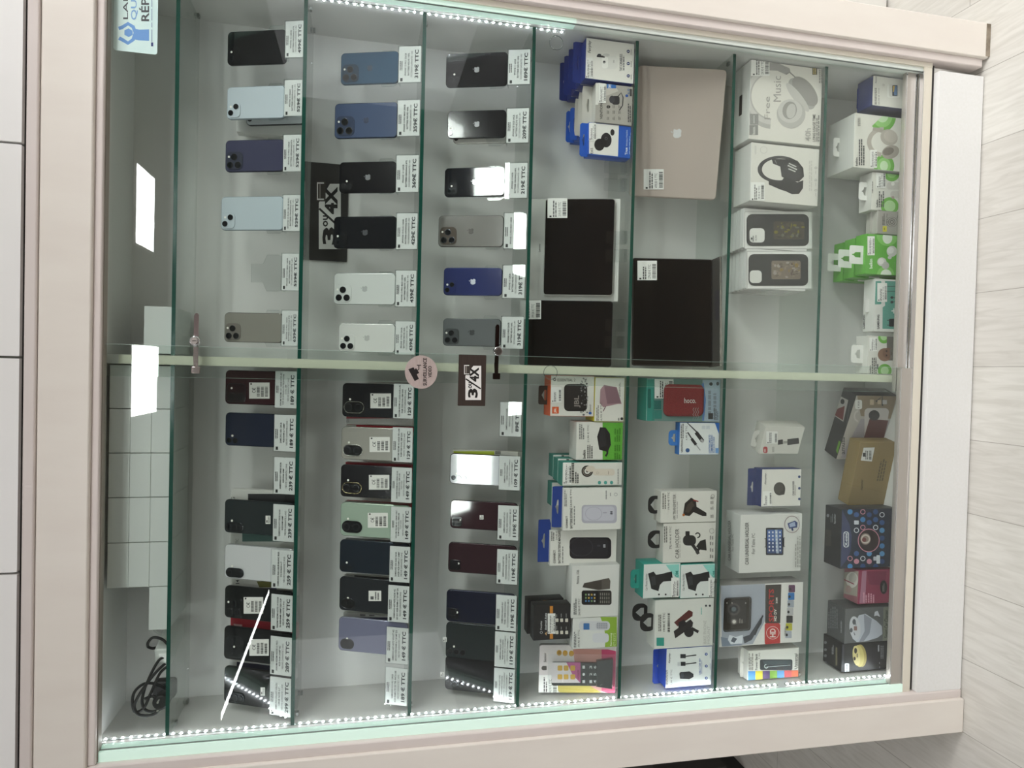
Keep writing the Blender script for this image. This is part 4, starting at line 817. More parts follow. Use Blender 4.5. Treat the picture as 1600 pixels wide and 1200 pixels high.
A = Art(o, L4c, (0, -.0112, 0), name='phone_face', parent=ph)
A.R(248, 428, 940, 1068, '#d9cfd0').P([(340, 940), (428, 940), (428, 1068), (380, 1020)], '#b5558a')
for xx in (300, 338, 380):
    for yy in (975, 1030): A.RR(xx-15, xx+15, yy-16, yy+16, 6, '#d2a32e')
A.T('HONOR', 408, 420, 1045, 985, '#7a2c3a', .6)
for i, xx in enumerate((448, 492, 518, 545, 570)):
    for j, ch in enumerate(('-', '.', '_') if i == 0 else ('147*'[i-1], '2580'[i-1], '369#'[i-1])): A.T(ch, xx-8, xx+8, 1068-j*45, 1050-j*45, '#d6d6d6', .8)
A.done()
m = MB(); q5 = Mi @ L4c.hit(226, 1095, p, n); q6 = Mi @ L4c.hit(642, 880, p, n); m.slab(rrect(q5.x-.004, q6.x+.004, q6.z-.004, q5.z+.004, .006, 4), -.020, -.0195, ACRYL, ACR_EDGE); m.build('clear_bubble', o)['label'] = 'clear plastic bubble'
tag_label(o, L4c, 163, 286, 1018, 1150, '44,90 \u20ac TTC')

# ==================================================== sixth shelf, right half
z6 = SZ[6]+.0045
def flat_machine(name, label, cat, V, TR, BR, BL, TL, z0, tilt, th, col, rough=.35, metal=.3, rad=.008, Y=None):
    a, b = V.atZ(*BL, z0), V.atZ(*BR, z0); sh = 0
    if min(a.y, b.y) < .006: sh = .006-min(a.y, b.y)
    a.y += sh; b.y += sh
    rz = math.atan2(b.y-a.y, b.x-a.x); base = (a+b)/2; w = (b-a).length; t = math.radians(tilt)
    M = Matrix.Translation(base) @ Matrix.Rotation(rz, 4, 'Z') @ Matrix.Rotation(-t, 4, 'X'); n = M.to_3x3() @ Vector((0, -1, 0))
    h = sum((M.inverted() @ V.hit(*q, base, n)).z for q in (TL, TR))/2
    o = empty(name, base, rz, -t); props(o, label, cat)
    return o, w, h
o, w, h = flat_machine('laptop', 'closed silver-pink laptop leaning with its lid facing out', 'laptop', R4, (797, 412), (1345, 435), (1275, 1250), (725, 1222), z6, 12, .016, None)
m = MB(); m.slab(rrect(-w/2, w/2, 0, h, .011, 6), 0, .007, mat('#bdafa6', .4, .15), bev=.0025); m.build('lid', o)
m = MB(); m.slab(rrect(-w/2, w/2, 0, h, .011, 6), .0076, .016, mat('#bdafa6', .4, .15), bev=.0025); m.build('base', o)
emblem(o, .004*0+.0, h*.51, .028, '#efeeee', flip=1)
tag_label(o, R4, 822, 948, 1058, 1185, '499,00 \u20ac TTC', p=(0, 0, 0))
o, w, h = flat_machine('laptop', 'dark two-in-one laptop with black glossy screen beside the divider', 'laptop', R4b, (785, 495), (1290, 490), (1290, 1172), (772, 1172), z6+.008, 10, .01, None)
o.location.y += .03
m = MB(); m.slab(rrect(-w/2, w/2, 0, h, .006, 5), 0, .008, mat('#3f3d3c', .3, .6), bev=.0015); m.build('lid', o)
m = MB(); m.slab(rrect(-w/2+.003, w/2-.003, .003, h-.003, .005, 5), -.0006, .0002, mat('#0d0e0e', .05, 0, .3)); sc = m.build('screen', o); sc['label'] = 'black glossy screen'
rx_ = -o.rotation_euler.x
ca, sa = math.cos(rx_), math.sin(rx_)
m = MB(); K = Matrix.Rotation(rx_, 4, 'X')
m.box(-w/2, w/2, -.036, .022, -.0075, -.0005, mat('#55534f', .35, .4), M=K); m.box(-w/2, w/2, -.037, -.036, -.0075, -.001, mat('#b5b3ae', .25, .8), M=K); m.box(-w*.08, w*.20, -.035, -.012, -.0006, -.0002, mat('#47454a', .3, .3), M=K); m.build('keyboard_dock', o)
tag_label(o, R4b, 783, 905, 510, 632, '279,00 \u20ac TTC', p=(0, -.0006, 0))

# ==================================================== sixth shelf, left half
z6 = SZ[6]
o = carton('speaker_box', 'clear-fronted teal box with a red fabric speaker', L4, (840, 1300, 128, 393), .062, z6, '#8fa3a0', TEAL, TEAL, Y=.012)
A = art(o, L4); A.R(842, 890, 130, 392, TEAL).R(890, 1190, 130, 392, '#6f8f8a').P([(1190, 135), (1300, 132), (1300, 395), (1190, 393), (1200, 250)], '#a9b7c4').P([(1185, 160), (1198, 150), (1212, 260), (1200, 390), (1188, 390), (1196, 260)], '#5f86c0').E(1243, 160, 11, 11, '#33363b').E(1285, 158, 9, 12, '#55585d').G(1225, 1290, 380, 200, 2, '#8a929a').R(1226, 1256, 342, 380, '#2c2d30').G(1262, 1292, 385, 310, 3, '#55585d').RR(888, 932, 262, 318, 3, '#23706a').RR(890, 936, 322, 378, 3, '#2d8278').RR(848, 868, 190, 312, 9, '#1e5f57'); A.done()
Mi = wm(o).inverted(); p = o.matrix_basis @ Vector((0, 0, 0)); n = Vector((0, -1, 0))
q1 = Mi @ L4.hit(940, 360, p, n); q2 = Mi @ L4.hit(1195, 165, p, n)
m = MB(); m.slab(rrect(q1.x, q2.x, q2.z, q1.z, .016, 8), -.010, 0, noisy('red_fabric', '#8e2f32', '#7a2528', 300, .85, .3), bev=.006); sp = m.build('speaker', o); sp['label'] = 'red fabric speaker'
A = Art(o, L4, (0, -.0102, 0), name='speaker_logo', parent=sp); 
A.TX('hoco.', 1076, 1150, 246, 280, '#d9cfcb', .8)
for k in range(3): A.L([(1130+14*k, 380), (1140+14*k, 365), (1130+14*k, 350), (1140+14*k, 335), (1130+14*k, 320), (1138+14*k, 308)], 2.5, '#a9adab')
A.done()
m = MB(); w, d, h = DIM[o.name]; m.slab(rrect(-w/2+.001, w/2-.001, .001, h-.012, .003, 3), -.0125, -.0120, ACRYL, ACR_EDGE); m.build('clear_window', o)['label'] = 'clear plastic window'
tag_label(o, L4, 890, 1008, 128, 250, '24,90 \u20ac TTC')
o = carton('cable_box', 'white and blue box with black cable connector picture', L4, (1046, 1304, 402, 602), .026, z6, '#dcdedd', '#3b74b8', '#3b74b8', Y=.012)
A = art(o, L4); A.P([(1268, 404), (1304, 404), (1304, 475)], '#2f66b0').L([(1096, 400), (1165, 470)], 9, '#3a3a3e').L([(1150, 462), (1192, 518)], 24, '#2a2a2d').L([(1180, 505), (1196, 524)], 14, '#a9a9a9').L([(1098, 462), (1125, 505)], 8, '#3a3a3e').L([(1122, 502), (1150, 540)], 18, '#2a2a2d').L([(1150, 540), (1176, 574)], 6, '#9a9a9a').T('VENTION', 1056, 1068, 588, 508, '#2b2b2b', .8).E(1097, 574, 13, 13, '#35598a').R(1186, 1208, 420, 442, '#c9cdd2').R(1212, 1236, 420, 442, '#c9cdd2').T('LIGHTNING MALE TO', 1228, 1240, 592, 478, '#2f66b0', .8).T('3.5MM MALE AUDIO', 1242, 1254, 592, 478, '#2f66b0', .8).T('AUX JACK CABLE', 1256, 1268, 592, 490, '#2f66b0', .8).R(1270, 1296, 560, 592, '#7aa3d6').T('6,90 \u20ac TTC', 1084, 1096, 510, 420, '#333333').G(1054, 1076, 500, 405, 2, '#777777'); A.done()
tab(o, L4, 978, 1050, 448, 545, '#3b78bf', y=.012, slot=(.55, .3, .45), rad=.3)
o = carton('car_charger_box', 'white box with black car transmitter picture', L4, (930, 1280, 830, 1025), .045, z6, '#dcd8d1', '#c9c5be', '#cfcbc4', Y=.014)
A = art(o, L4); A.P([(1068, 980), (1080, 905), (1120, 870), (1150, 890), (1155, 940), (1110, 985)], '#2a2522').P([(1082, 960), (1095, 915), (1125, 890), (1140, 920), (1105, 965)], '#4a4039').P([(1125, 930), (1150, 925), (1215, 965), (1215, 985), (1190, 985), (1128, 958)], '#1f1d1d').L([(1132, 885), (1165, 895)], 8, '#8e2d2a').E(1072, 978, 8, 8, '#b5662a').T('FM TRANSMITTER', 1006, 1024, 1005, 850, '#4a4744').G(1030, 1036, 1000, 860, 1, '#8a8782').RG(1254, 862, 10, 12, '#77746f').G(940, 968, 940, 840, 2, '#7a7772').T('19,90 \u20ac TTC', 972, 986, 945, 835, '#333333')
for yy in (870, 900, 935, 985): A.G(1240, 1262, yy+10, yy-10, 2, '#77746f')
A.done(); tab(o, L4, 850, 934, 858, 970, BLK, y=.022, slot=(.62, .42, .5), tri=True, rad=.4, lab='black hang tab')
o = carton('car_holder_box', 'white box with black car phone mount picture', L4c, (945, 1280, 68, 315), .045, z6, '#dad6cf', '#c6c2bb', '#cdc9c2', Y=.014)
A = art(o, L4c); A.P(rrect(1068, 1150, 145, 210, 28), '#2d2c2c').R(1084, 1110, 120, 150, '#252424').RG(1160, 145, 10, 18, '#2a2929', a0=200, a1=460).L([(1118, 190), (1150, 235), (1165, 262)], 20, '#2a2929').E(1158, 248, 12, 14, '#3b3a3a').L([(1160, 240), (1190, 205)], 16, '#2a2929').P([(1150, 215), (1175, 180), (1210, 170), (1216, 240), (1175, 235)], '#232222').T('CAR HOLDER', 1020, 1044, 290, 105, '#4f4c49').G(1048, 1052, 285, 110, 1, '#8a8782').RG(1248, 118, 14, 16, '#77746f').T('7%', 984, 998, 232, 205, '#333333').T('19,90 \u20ac TTC', 984, 996, 200, 90, '#333333').G(950, 974, 190, 90, 2, '#77746f')
for yy in (160, 195, 235, 275): A.G(1236, 1262, yy+12, yy-12, 2, '#77746f')
A.done(); tab(o, L4c, 848, 948, 115, 226, BLK, y=.022, slot=(.62, .42, .5), tri=True, rad=.4, lab='black hang tab')
def teal_holder(c, z0, label, Y):
    o = carton('car_holder_box', label, L4c, c, .055, z0, '#dcdedb', '#2f9386', '#2f9386', Y=Y, group='teal car phone holder boxes stacked in two')
    A = art(o, L4c); dx = c[0]-820; X = lambda v: v+dx
    A.P([(X(960), 330), (X(1045), 326), (X(1045), 415), (X(1015), 400)], '#8fd0c6').P([(X(850), 385), (X(885), 372), (X(900), 392), (X(945), 385), (X(965), 378), (X(1000), 372), (X(1005), 430), (X(945), 435), (X(925), 455), (X(915), 495), (X(870), 480), (X(862), 440)], '#222325').P([(X(868), 405), (X(895), 400), (X(900), 455), (X(872), 460)], '#38393c').T('Car Phone Holder', X(834), X(846), 490, 385, '#4a4a4a', .4).E(X(918), 515, 6, 6, '#3a3a3a').E(X(960), 515, 6, 6, '#3a3a3a').T('OM', X(1020), X(1040), 408, 368, '#2f9386', 1)
    A.done(); tag_label(o, L4c, X(994), X(1040), 410, 535, '14,90 \u20ac TTC'); return o
o = teal_holder((1052, 1268, 325, 536), z6, 'teal and white car holder box, lower of the stacked two', .012); h2 = DIM[o.name][2]
o = teal_holder((820, 1044, 322, 536), z6+h2+.0006, 'teal and white car holder box, upper of the stacked two', .012)
tab(o, L4c, 740, 830, 358, 475, '#2f9386', y=.028, slot=(.5, .14, .35), rad=.22)
o = carton('bike_mount_box', 'white box with black and red bike phone mount picture', L4c, (892, 1262, 545, 846), .05, z6, '#d9d8d2', '#c5c4be', '#cbcac4', Y=.012)
A = art(o, L4c); A.P([(1012, 690), (1105, 612), (1130, 625), (1128, 650), (1035, 715)], '#5a2a28').P([(1010, 745), (1115, 670), (1132, 690), (1128, 715), (1020, 790)], '#2a2527').P([(1040, 690), (1075, 672), (1095, 700), (1040, 735)], '#1f1d20').E(1105, 750, 30, 32, '#242225').L([(1120, 725), (1165, 750)], 18, '#242225').R(903, 950, 785, 836, '#2f9386').T('BIKE PHONE', 1196, 1214, 822, 678, '#b5b3ae').T('MOUNT', 1220, 1236, 822, 712, '#b5b3ae').E(1212, 585, 7, 7, '#33343a').E(1236, 585, 7, 7, '#33343a').G(1180, 1190, 640, 580, 1, '#6fb5ab').BC(972, 986, 750, 630).G(915, 935, 745, 630, 2, '#77746f').T('19,90 \u20ac TTC', 942, 958, 745, 630, '#333333'); A.done()
tab(o, L4c, 800, 895, 632, 745, BLK, y=.010, slot=(.5, .42, .52), tri=True, rad=.4, lab='black hang tab', name='hang_tab')
c = carton('bike_mount_box', 'second bike mount box, only its round black tab showing behind', L4c, (892, 1262, 545, 846), .05, z6, '#d3d2cc', Y=.066)
tab(c, L4c, 752, 850, 572, 680, BLK, y=.010, slot=(.5, .42, .52), tri=True, rad=.4, lab='black hang tab')
o = carton('charger_set_box', 'blue and white box with car charger and cable plugs picture', L4c, ((962, 850), (1252, 842), (1246, 1082), (962, 1098)), .05, z6, '#dfe1df', '#1d3f9c', '#1d3f9c', Y=.014)
A = art(o, L4c); A.R(1052, 1086, 888, 914, '#202126').L([(1086, 902), (1152, 894)], 7, '#2a2b30').R(1054, 1084, 936, 962, '#202126').R(1034, 1050, 938, 962, '#c3c5c8').L([(1084, 950), (1152, 942)], 7, '#2a2b30').P([(1045, 1010), (1052, 1000), (1110, 996), (1134, 1012), (1134, 1030), (1108, 1045), (1050, 1042)], '#25262b').E(1064, 1020, 10, 18, '#3d3f45').T('Fairplay', 978, 992, 945, 880, '#1c1f33', .6, 1).T('USB-C CAR SET', 1168, 1180, 1015, 915, '#2b4fa5', .6).G(1184, 1190, 1010, 920, 1, '#8a9ab5').G(962, 975, 1090, 985, 2, '#777777').T('17,90 \u20ac TTC', 990, 1002, 1090, 985, '#333333')
for yy in (888, 962, 1037): A.E(1213, yy, 9, 9, '#27468f').R(1211, 1215, yy-5, yy+5, '#d9dfee').G(1236, 1242, yy+24, yy-18, 1, '#8a9ab5')
A.done(); tab(o, L4c, 880, 970, 850, 1070, '#1d3f9c', y=.049, slot=(.36, .20, .42), rad=.03)

# ==================================================== seventh shelf, right half
z7 = SZ[7]
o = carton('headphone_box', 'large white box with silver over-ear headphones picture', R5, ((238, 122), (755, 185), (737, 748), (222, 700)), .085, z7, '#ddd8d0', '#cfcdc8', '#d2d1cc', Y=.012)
A = art(o, R5)
A.RG(390, 400, 150, 218, '#b5b1ac', k=1.05, a0=95, a1=262, n=30).RG(390, 400, 160, 190, '#c9c5c0', k=1.05, a0=95, a1=262, n=30).P([(366, 170), (430, 172), (505, 208), (512, 236), (480, 252), (420, 225), (364, 222)], '#9b9794').L([(480, 250), (505, 235), (550, 275)], 9, '#8b8784').E(590, 385, 62, 130, '#a9a5a2', rot=-38).E(612, 368, 62, 122, '#97938f', rot=-38).E(560, 410, 30, 125, '#c3bfba', rot=-38).E(515, 525, 100, 100, '#b9b5b0').E(508, 505, 85, 82, '#c9c5c0').E(505, 500, 50, 62, '#9e9a95', rot=10).E(515, 505, 32, 52, '#c3bfba', rot=10)
A.T('Music', 392, 445, 440, 262, '#a19d98', 0).T('Free', 330, 368, 562, 405, '#a19d98', 0).R(228, 288, 525, 600, '#8f8d8a').R(225, 285, 602, 672, '#8a8885').T('hoco.', 244, 266, 668, 612, '#dedbd5', .6).R(255, 259, 535, 590, '#d2d0cc').T('40h', 612, 652, 715, 625, '#b3afa9', .8).T('LONG USAGE TIME', 664, 684, 718, 528, '#5c5956', .6).G(690, 715, 718, 530, 2, '#8a8782').R(662, 694, 200, 254, '#4d4226').G(668, 690, 250, 204, 2, '#c9b77a').G(708, 738, 312, 205, 2, '#9a9690'); A.done(); tag_label(o, R5, 236, 364, 130, 262, '29,90 \u20ac TTC')
w, d, h = DIM[o.name]; m = MB(); m.slab(rrect(-w*.12, w*.12, 0, .004, .0015, 3), 0, .02, mat('#2b2926', .5)); 
m = MB(); m.box(-w*.13, w*.13, .038, .052, h+.0003, h+.0009, mat('#2f2d2b', .5)); m.build('hanger_slot', o)['label'] = 'dark slot on the box top'
o = carton('headphone_box', 'white box with black folding headphones picture', R5, ((238, 722), (722, 770), (710, 1165), (232, 1128)), .085, z7, '#dcd8d0', '#cdcbc5', '#d0cec9', Y=.014)
A = art(o, R5)
A.RG(435, 910, 122, 152, '#3b3a3b', k=.62, a0=60, a1=330, n=30).P([(380, 835), (480, 840), (520, 838), (560, 850), (600, 900), (605, 960), (570, 995), (510, 990), (450, 960), (440, 890), (390, 870)], '#333233').E(520, 925, 72, 62, '#3d3c3d', rot=15).P([(360, 985), (440, 1005), (470, 960), (560, 1000), (600, 985), (598, 1040), (570, 1080), (520, 1082), (475, 1060), (440, 1050), (360, 1015)], '#2f2e2f').L([(500, 868), (552, 892)], 8, '#c9c7c3').L([(492, 882), (556, 912)], 9, '#c9c7c3').L([(496, 905), (546, 926)], 8, '#c9c7c3').L([(402, 845), (415, 870)], 6, '#777777').RG(325, 775, 22, 25, '#c5c1ba').L([(268, 745), (268, 805)], 12, '#cfcbc4').G(640, 665, 1060, 850, 2, '#c9c5be')
for yy in (900, 985, 1055): A.RG(687, yy, 6, 8, '#6b6864').G(684, 690, yy+42, yy+15, 1, '#aaa69f')
A.done(); tag_label(o, R5, 232, 330, 1000, 1128, '29,90 \u20ac TTC')
def case_box(c, V, n, label, Y, art_fn, hidden):
    o = carton('phone_case_box', label, V, c, .017, z7, '#dbd9d5', '#c7c6c2', '#d2d1cd', Y=Y, group='phone case boxes in two rows', bev=.0006)
    art_fn(o, V)
    rows_behind(o, hidden, .0187, -.0012)
def ca1(o, V):
    w, d, h = DIM[o.name]; c = MB(); A = Art(o, V, name='window_edge'); A.RR(190, 664, 135, 396, 6, '#b9b7b3').RR(196, 658, 140, 390, 4, '#e3e1dd'); A.done()
    A = Art(o, V, lift=.0012, name='phone_case', lab='black phone case with a camouflage patch'); A.RR(205, 637, 155, 376, 38, '#2a2a29').RR(212, 630, 160, 370, 34, '#323231').RR(225, 330, 252, 352, 26, '#e0ded9').RR(392, 606, 205, 330, 12, '#4a4539')
    rnd = random.Random(8)
    for i in range(44): A.E(400+rnd.uniform(5, 195), 212+rnd.uniform(5, 108), rnd.uniform(4, 16), rnd.uniform(4, 14), rnd.choice(('#57523f', '#3b382f', '#6e6a5c', '#7b7026')), n=7)
    A.T('15,90', 256, 274, 345, 300, '#333333', .5) if 0 else A.R(232, 242, 318, 332, '#333333').T('15,90', 262, 274, 340, 302, '#333333', .4).G(244, 256, 345, 300, 1, '#777777'); A.done()
def ca2(o, V):
    A = Art(o, V, name='window_edge'); A.RR(205, 662, 410, 676, 6, '#b9b7b3').RR(212, 655, 416, 668, 4, '#e3e1dd'); A.done()
    A = Art(o, V, lift=.0012, name='phone_case', lab='black phone case with a brown patch'); A.RR(218, 632, 432, 652, 38, '#2a2a29').RR(225, 625, 437, 646, 34, '#323231').RR(226, 310, 545, 632, 24, '#d6d4cf').RR(377, 580, 478, 606, 12, '#7d7064')
    rnd = random.Random(9)
    for i in range(44): A.E(385+rnd.uniform(5, 185), 485+rnd.uniform(5, 112), rnd.uniform(4, 16), rnd.uniform(4, 14), rnd.choice(('#8f8274', '#6a5c50', '#a39a90', '#5a4c42', '#8a7443')), n=7)
    A.done()
case_box(((185, 127), (668, 133), (665, 402), (182, 402)), R5b, 6, 'open white box with black phone case and camouflage patch, front of its row', .055, ca1, ['white phone case box second in the row with the camouflage patch', 'white phone case box third in the row with the camouflage patch', 'white phone case box fourth in the row with the camouflage patch', 'white phone case box fifth in the row with the camouflage patch', 'white phone case box last in the row with the camouflage patch'])
case_box(((205, 402), (667, 410), (663, 684), (200, 676)), R5b, 5, 'open white box with black phone case and brown patch, front of its row', .055, ca2, ['white phone case box second in the row with the brown patch', 'white phone case box third in the row with the brown patch', 'white phone case box fourth in the row with the brown patch', 'white phone case box last in the row with the brown patch'])

# ==================================================== seventh shelf, left half
o = carton('flash_drive_box', 'small white angled box with black memory stick picture', L6, ((345, 490), (664, 484), (612, 672), (284, 655)), .045, z7, '#d6d3cb', '#c6c3bb', '#cbc8c0', Y=.05, yaw=1)
A = art(o, L6); A.P([(425, 568), (458, 562), (460, 595), (424, 600)], '#2b2a2b').P([(490, 560), (568, 552), (572, 592), (490, 602)], '#303031').P([(462, 574), (490, 572), (490, 590), (462, 592)], '#a5a29c').RR(322, 352, 612, 658, 12, '#b03a3c').G(330, 344, 650, 620, 1, '#e5cfca').RG(610, 538, 6, 8, '#9a968e').RG(598, 580, 6, 8, '#9a968e').RG(584, 620, 6, 8, '#9a968e').G(385, 400, 650, 600, 2, '#8a867e'); A.done(); tag_label(o, L6, 342, 420, 505, 590)
tab(o, L6, 243, 322, 500, 612, '#d3d1ca', y=.022, slot=(.5, .24, .45), rad=.28)
o = carton('car_holder_box', 'navy and white box with round black magnetic holder picture', L6, (310, 612, 768, 1028), .04, z7, '#dedad3', NAVY, NAVY, Y=.045)
A = art(o, L6); A.E(435, 905, 40, 46, '#34322f').E(432, 900, 34, 40, '#45423e').P([(440, 925), (475, 915), (468, 945), (440, 950)], '#2a2826').T('Fairplay', 332, 346, 875, 795, '#1c1f33', .6, 1).T('CAR HOLDER', 524, 538, 952, 852, '#3a3a44', .6).G(542, 550, 950, 855, 1, '#8a8880')
for yy in (822, 902, 976): A.RG(572, yy, 0.1, 9, '#2b3f73').G(585, 592, yy+28, yy-25, 1, '#77746f')
A.done(); tag_label(o, L6, 318, 380, 922, 1022)
tab(o, L6, 213, 315, 763, 1020, NAVY, y=.03, slot=(.30, .14, .3), rad=.03)
o = carton('tablet_holder_box', 'large white box with tablet and car holder picture', L7, ((165, 147), (600, 148), (595, 548), (152, 553)), .075, z7, '#d9d7d3', '#c3c2bf', '#cccbc8', Y=.035)
A = art(o, L7); A.RR(340, 462, 243, 433, 8, '#26272d').RR(350, 452, 256, 420, 3, '#31497a').P([(350, 256), (452, 256), (452, 300), (400, 340), (350, 330)], '#4a6aa5').P([(404, 256), (420, 256), (430, 420), (412, 420)], '#a5b3c9')
for i in range(6):
    for j in range(4): A.R(358+j*25, 368+j*25, 268+i*25, 280+i*25, '#d9dde6')
A.L([(330, 318), (340, 318), (340, 375), (330, 375)], 8, '#26272d').L([(470, 312), (462, 312), (462, 372), (470, 372)], 8, '#26272d').RG(520, 218, 50, 53, '#7a5560', k=1.12).P([(488, 212), (540, 192), (558, 205), (555, 240), (500, 248)], '#3f4c7c').P([(500, 215), (538, 200), (545, 230), (505, 238)], '#a5b0cc').L([(520, 245), (525, 262)], 12, '#2c3663').T('CAR UNIVERSAL HOLDER', 194, 220, 498, 205, '#3b3a39', .3).T('For Table PC', 240, 262, 422, 280, '#4a4947').G(540, 585, 515, 300, 3, '#aaa8a3')
w, d, h = DIM[o.name]; A.plane((0, 0, h), (0, 0, 1)); A.clamp = (-w/2+.0004, w/2-.0004, h, h, d-.0004); A.T('CAR UNIVERSAL HOLDER', 82, 100, 470, 190, '#4a4947', 0).T('For Table PC', 108, 122, 405, 285, '#6a6967'); A.done()
o = carton('camera_box', 'white action camera box with red HD badge and snowboarder picture', L7, ((20, 640), (588, 622), (572, 1040), (20, 1070)), .055, z7, '#dddad6', '#8f8c89', '#c9c6c3', Y=.02)
A = art(o, L7); A.P([(28, 640), (335, 632), (345, 870), (250, 1050), (35, 1066)], '#a3a8b3').P([(28, 1000), (120, 1020), (180, 1058), (35, 1068)], '#7d8796').P([(338, 640), (448, 636), (440, 905), (335, 905)], '#38332f').RR(332, 440, 905, 1050, 14, '#b9312f').R(335, 380, 1020, 1052, '#b9312f').RG(388, 972, 42, 45, '#ead9d4').T('HD', 368, 408, 1003, 942, '#ead9d4', 1.4).T('SPORTS', 360, 396, 895, 668, '#b9332f', 1.2).T('HD DV', 396, 415, 890, 808, '#e6dfd8', 1.2).T('30M', 408, 422, 768, 728, '#e6dfd8', .8)
for i, c_ in enumerate(('#5c3354', '#2e6fb0', '#9aa0ab', '#b5b3b5', '#232325', '#b3ae2e', '#a9adb8')):
    yy = 668+i*53; dx = -i*4; A.RR(498+dx, 542+dx, yy-28, yy+22, 5, c_).E(508+dx, yy, 8, 10, '#1f1f21')
A.P([(85, 985), (130, 1000), (180, 985), (175, 1045), (95, 1050), (75, 1020)], '#d3d7de').P([(110, 1000), (140, 1012), (120, 1040), (95, 1030)], '#4a525f').P([(180, 1000), (225, 985), (262, 930), (300, 870), (318, 848), (310, 905), (275, 960), (240, 1020), (190, 1045)], '#3c4048').L([(262, 985), (318, 850)], 10, '#23262b').G(468, 480, 990, 930, 2, '#77746f'); A.done()
Mi = wm(o).inverted(); p = o.matrix_basis @ Vector((0, 0, 0)); n = Vector((0, -1, 0))
q1 = Mi @ L7.hit(40, 965, p, n); q2 = Mi @ L7.hit(238, 718, p, n)
m = MB(); m.slab(rrect(q1.x, q2.x, q2.z, q1.z, .008, 5), -.006, 0, glassy('smoked_plastic', (.45, .43, .41), .05), bev=.003); m.slab(rrect(q1.x+.004, q2.x-.004, q2.z+.004, q1.z-.003, .004, 4), -.0005, 0, mat('#57524e', .4)); wd = m.build('window_bubble', o); wd['label'] = 'smoky clear bubble with a black action camera'
A = Art(o, L7, (0, -.0063, 0), name='action_camera', parent=wd); A.RR(70, 205, 745, 905, 14, '#2e2b2a').RG(118, 808, 30, 44, '#4a4644').E(118, 808, 30, 30, '#25272b').E(118, 808, 16, 16, '#5b646b').E(120, 895, 12, 12, '#cfcac4').RG(120, 895, 12, 20, '#6e6965').G(155, 185, 905, 870, 2, '#8b8681')
for a_ in (60, 95, 190): A.E(a_+10, 765, 4, 4, '#b5afa9')
A.done()
o = carton('power_bank_box', 'white power bank box with a colour-striped edge', L8, ((302, 376), (660, 376), (656, 576), (306, 586)), .05, z7, '#dcdad2', '#d3d1c9', '#cfcdc5', Y=.03)
A = art(o, L8); A.RR(388, 614, 446, 520, 12, '#20242a').P([(405, 455), (605, 452), (605, 480), (420, 485)], '#3a464b').RG(432, 494, 10, 15, '#c9d6d6', a0=0, a1=270).L([(420, 500), (600, 485)], 3, '#c9d6d6').T('Power Bank', 354, 372, 520, 405, '#3a3936', .8).T('7,90', 378, 392, 445, 400, '#55534e').T('Universal', 628, 646, 512, 405, '#3a3936', 1).G(648, 656, 505, 410, 1, '#77746f').G(310, 345, 520, 400, 3, '#77746f')
for i, c_ in enumerate(('#3d86c4', '#d1c226', '#4a2f66', '#79a832', '#4a8fc4', '#b23a3c', '#c2582c')): A.P([(306+50*i, 527-i), (306+50*i, 590), (356+50*i, 590), (356+50*i, 526-i)], c_)
A.done(); tab(o, L8, 250, 318, 366, 566, '#d6d4cc', y=.022, slot=(.26, .3, .42), rad=.05)

# ==================================================== cabinet bottom, right half
zd = DECK
o = carton('earbud_box', 'navy and white earbud box in the corner at the cabinet bottom', R5, ((1080, 212), (1305, 238), (1302, 492), (1085, 465)), .06, zd, '#dfdbd4', '#22305f', '#1e3476', Y=.008)
A = art(o, R5); A.T('Fairplay', 1100, 1112, 312, 238, '#1c1f33', .6, 1).RR(1183, 1272, 322, 412, 14, '#e9e6e1').RR(1195, 1260, 315, 405, 12, '#d6d2cc').RR(1218, 1254, 325, 400, 5, '#232a3a').P([(1222, 330), (1250, 330), (1250, 395), (1232, 396)], '#5f83b0').P([(1222, 330), (1236, 330), (1230, 372), (1222, 372)], '#c9a54f').E(1155, 325, 16, 16, '#dcd8d2').RG(1158, 325, 5, 7, '#9a8f86').T('TWS CANABUDS', 1288, 1298, 418, 320, '#3a3a44', .6).G(1096, 1112, 460, 345, 2, '#77746f').T('29,90 \u20ac TTC', 1120, 1130, 460, 345, '#333333')
A.done(); tab(o, R5, 972, 1085, 350, 502, '#213a80', y=.058, slot=(.28, .18, .38), rad=.03)
o = carton('headphone_box', 'white and green box with beige headphones picture', R5, ((960, 522), (1305, 552), (1295, 932), (945, 890)), .11, zd, '#dedad2', '#d2d1ca', '#d3d2cd', Y=.02)
A = art(o, R5); A.RG(1150, 535, 0.1, 95, '#6fb04a', a0=10, a1=140, k=1.2).RG(1150, 535, 0.1, 70, '#93c975', a0=10, a1=140, k=1.2).RG(1150, 540, 0.1, 40, '#c5e0b3', a0=0, a1=140, k=1.1).E(1160, 885, 72, 78, '#6fb04a').E(1160, 885, 48, 56, '#93c975').E(1160, 885, 28, 34, '#c9e2b9').RG(1150, 720, 78, 108, '#b5aca2', k=.95, a0=95, a1=275, n=28).P([(1085, 618), (1130, 622), (1170, 640), (1165, 660), (1120, 650), (1080, 640)], '#a79e94').E(1195, 688, 62, 55, '#b5aca2', rot=30).E(1205, 680, 48, 42, '#c2b9af', rot=30).E(1205, 790, 62, 46, '#a79e94', rot=-20).E(1190, 785, 40, 26, '#7f766d', rot=-20).T('belkin', 962, 978, 885, 828, '#2a2a2a', 1).G(985, 1030, 882, 700, 3, '#4a4a4a', dens=2).G(978, 1000, 610, 545, 2, '#8a867f'); A.done(); tag_label(o, R5, 1062, 1110, 775, 900, '39,90 \u20ac TTC')
tab(o, R5, 808, 885, 692, 822, '#e1dfda', y=.06, slot=(.5, .26, .42), rad=.16)
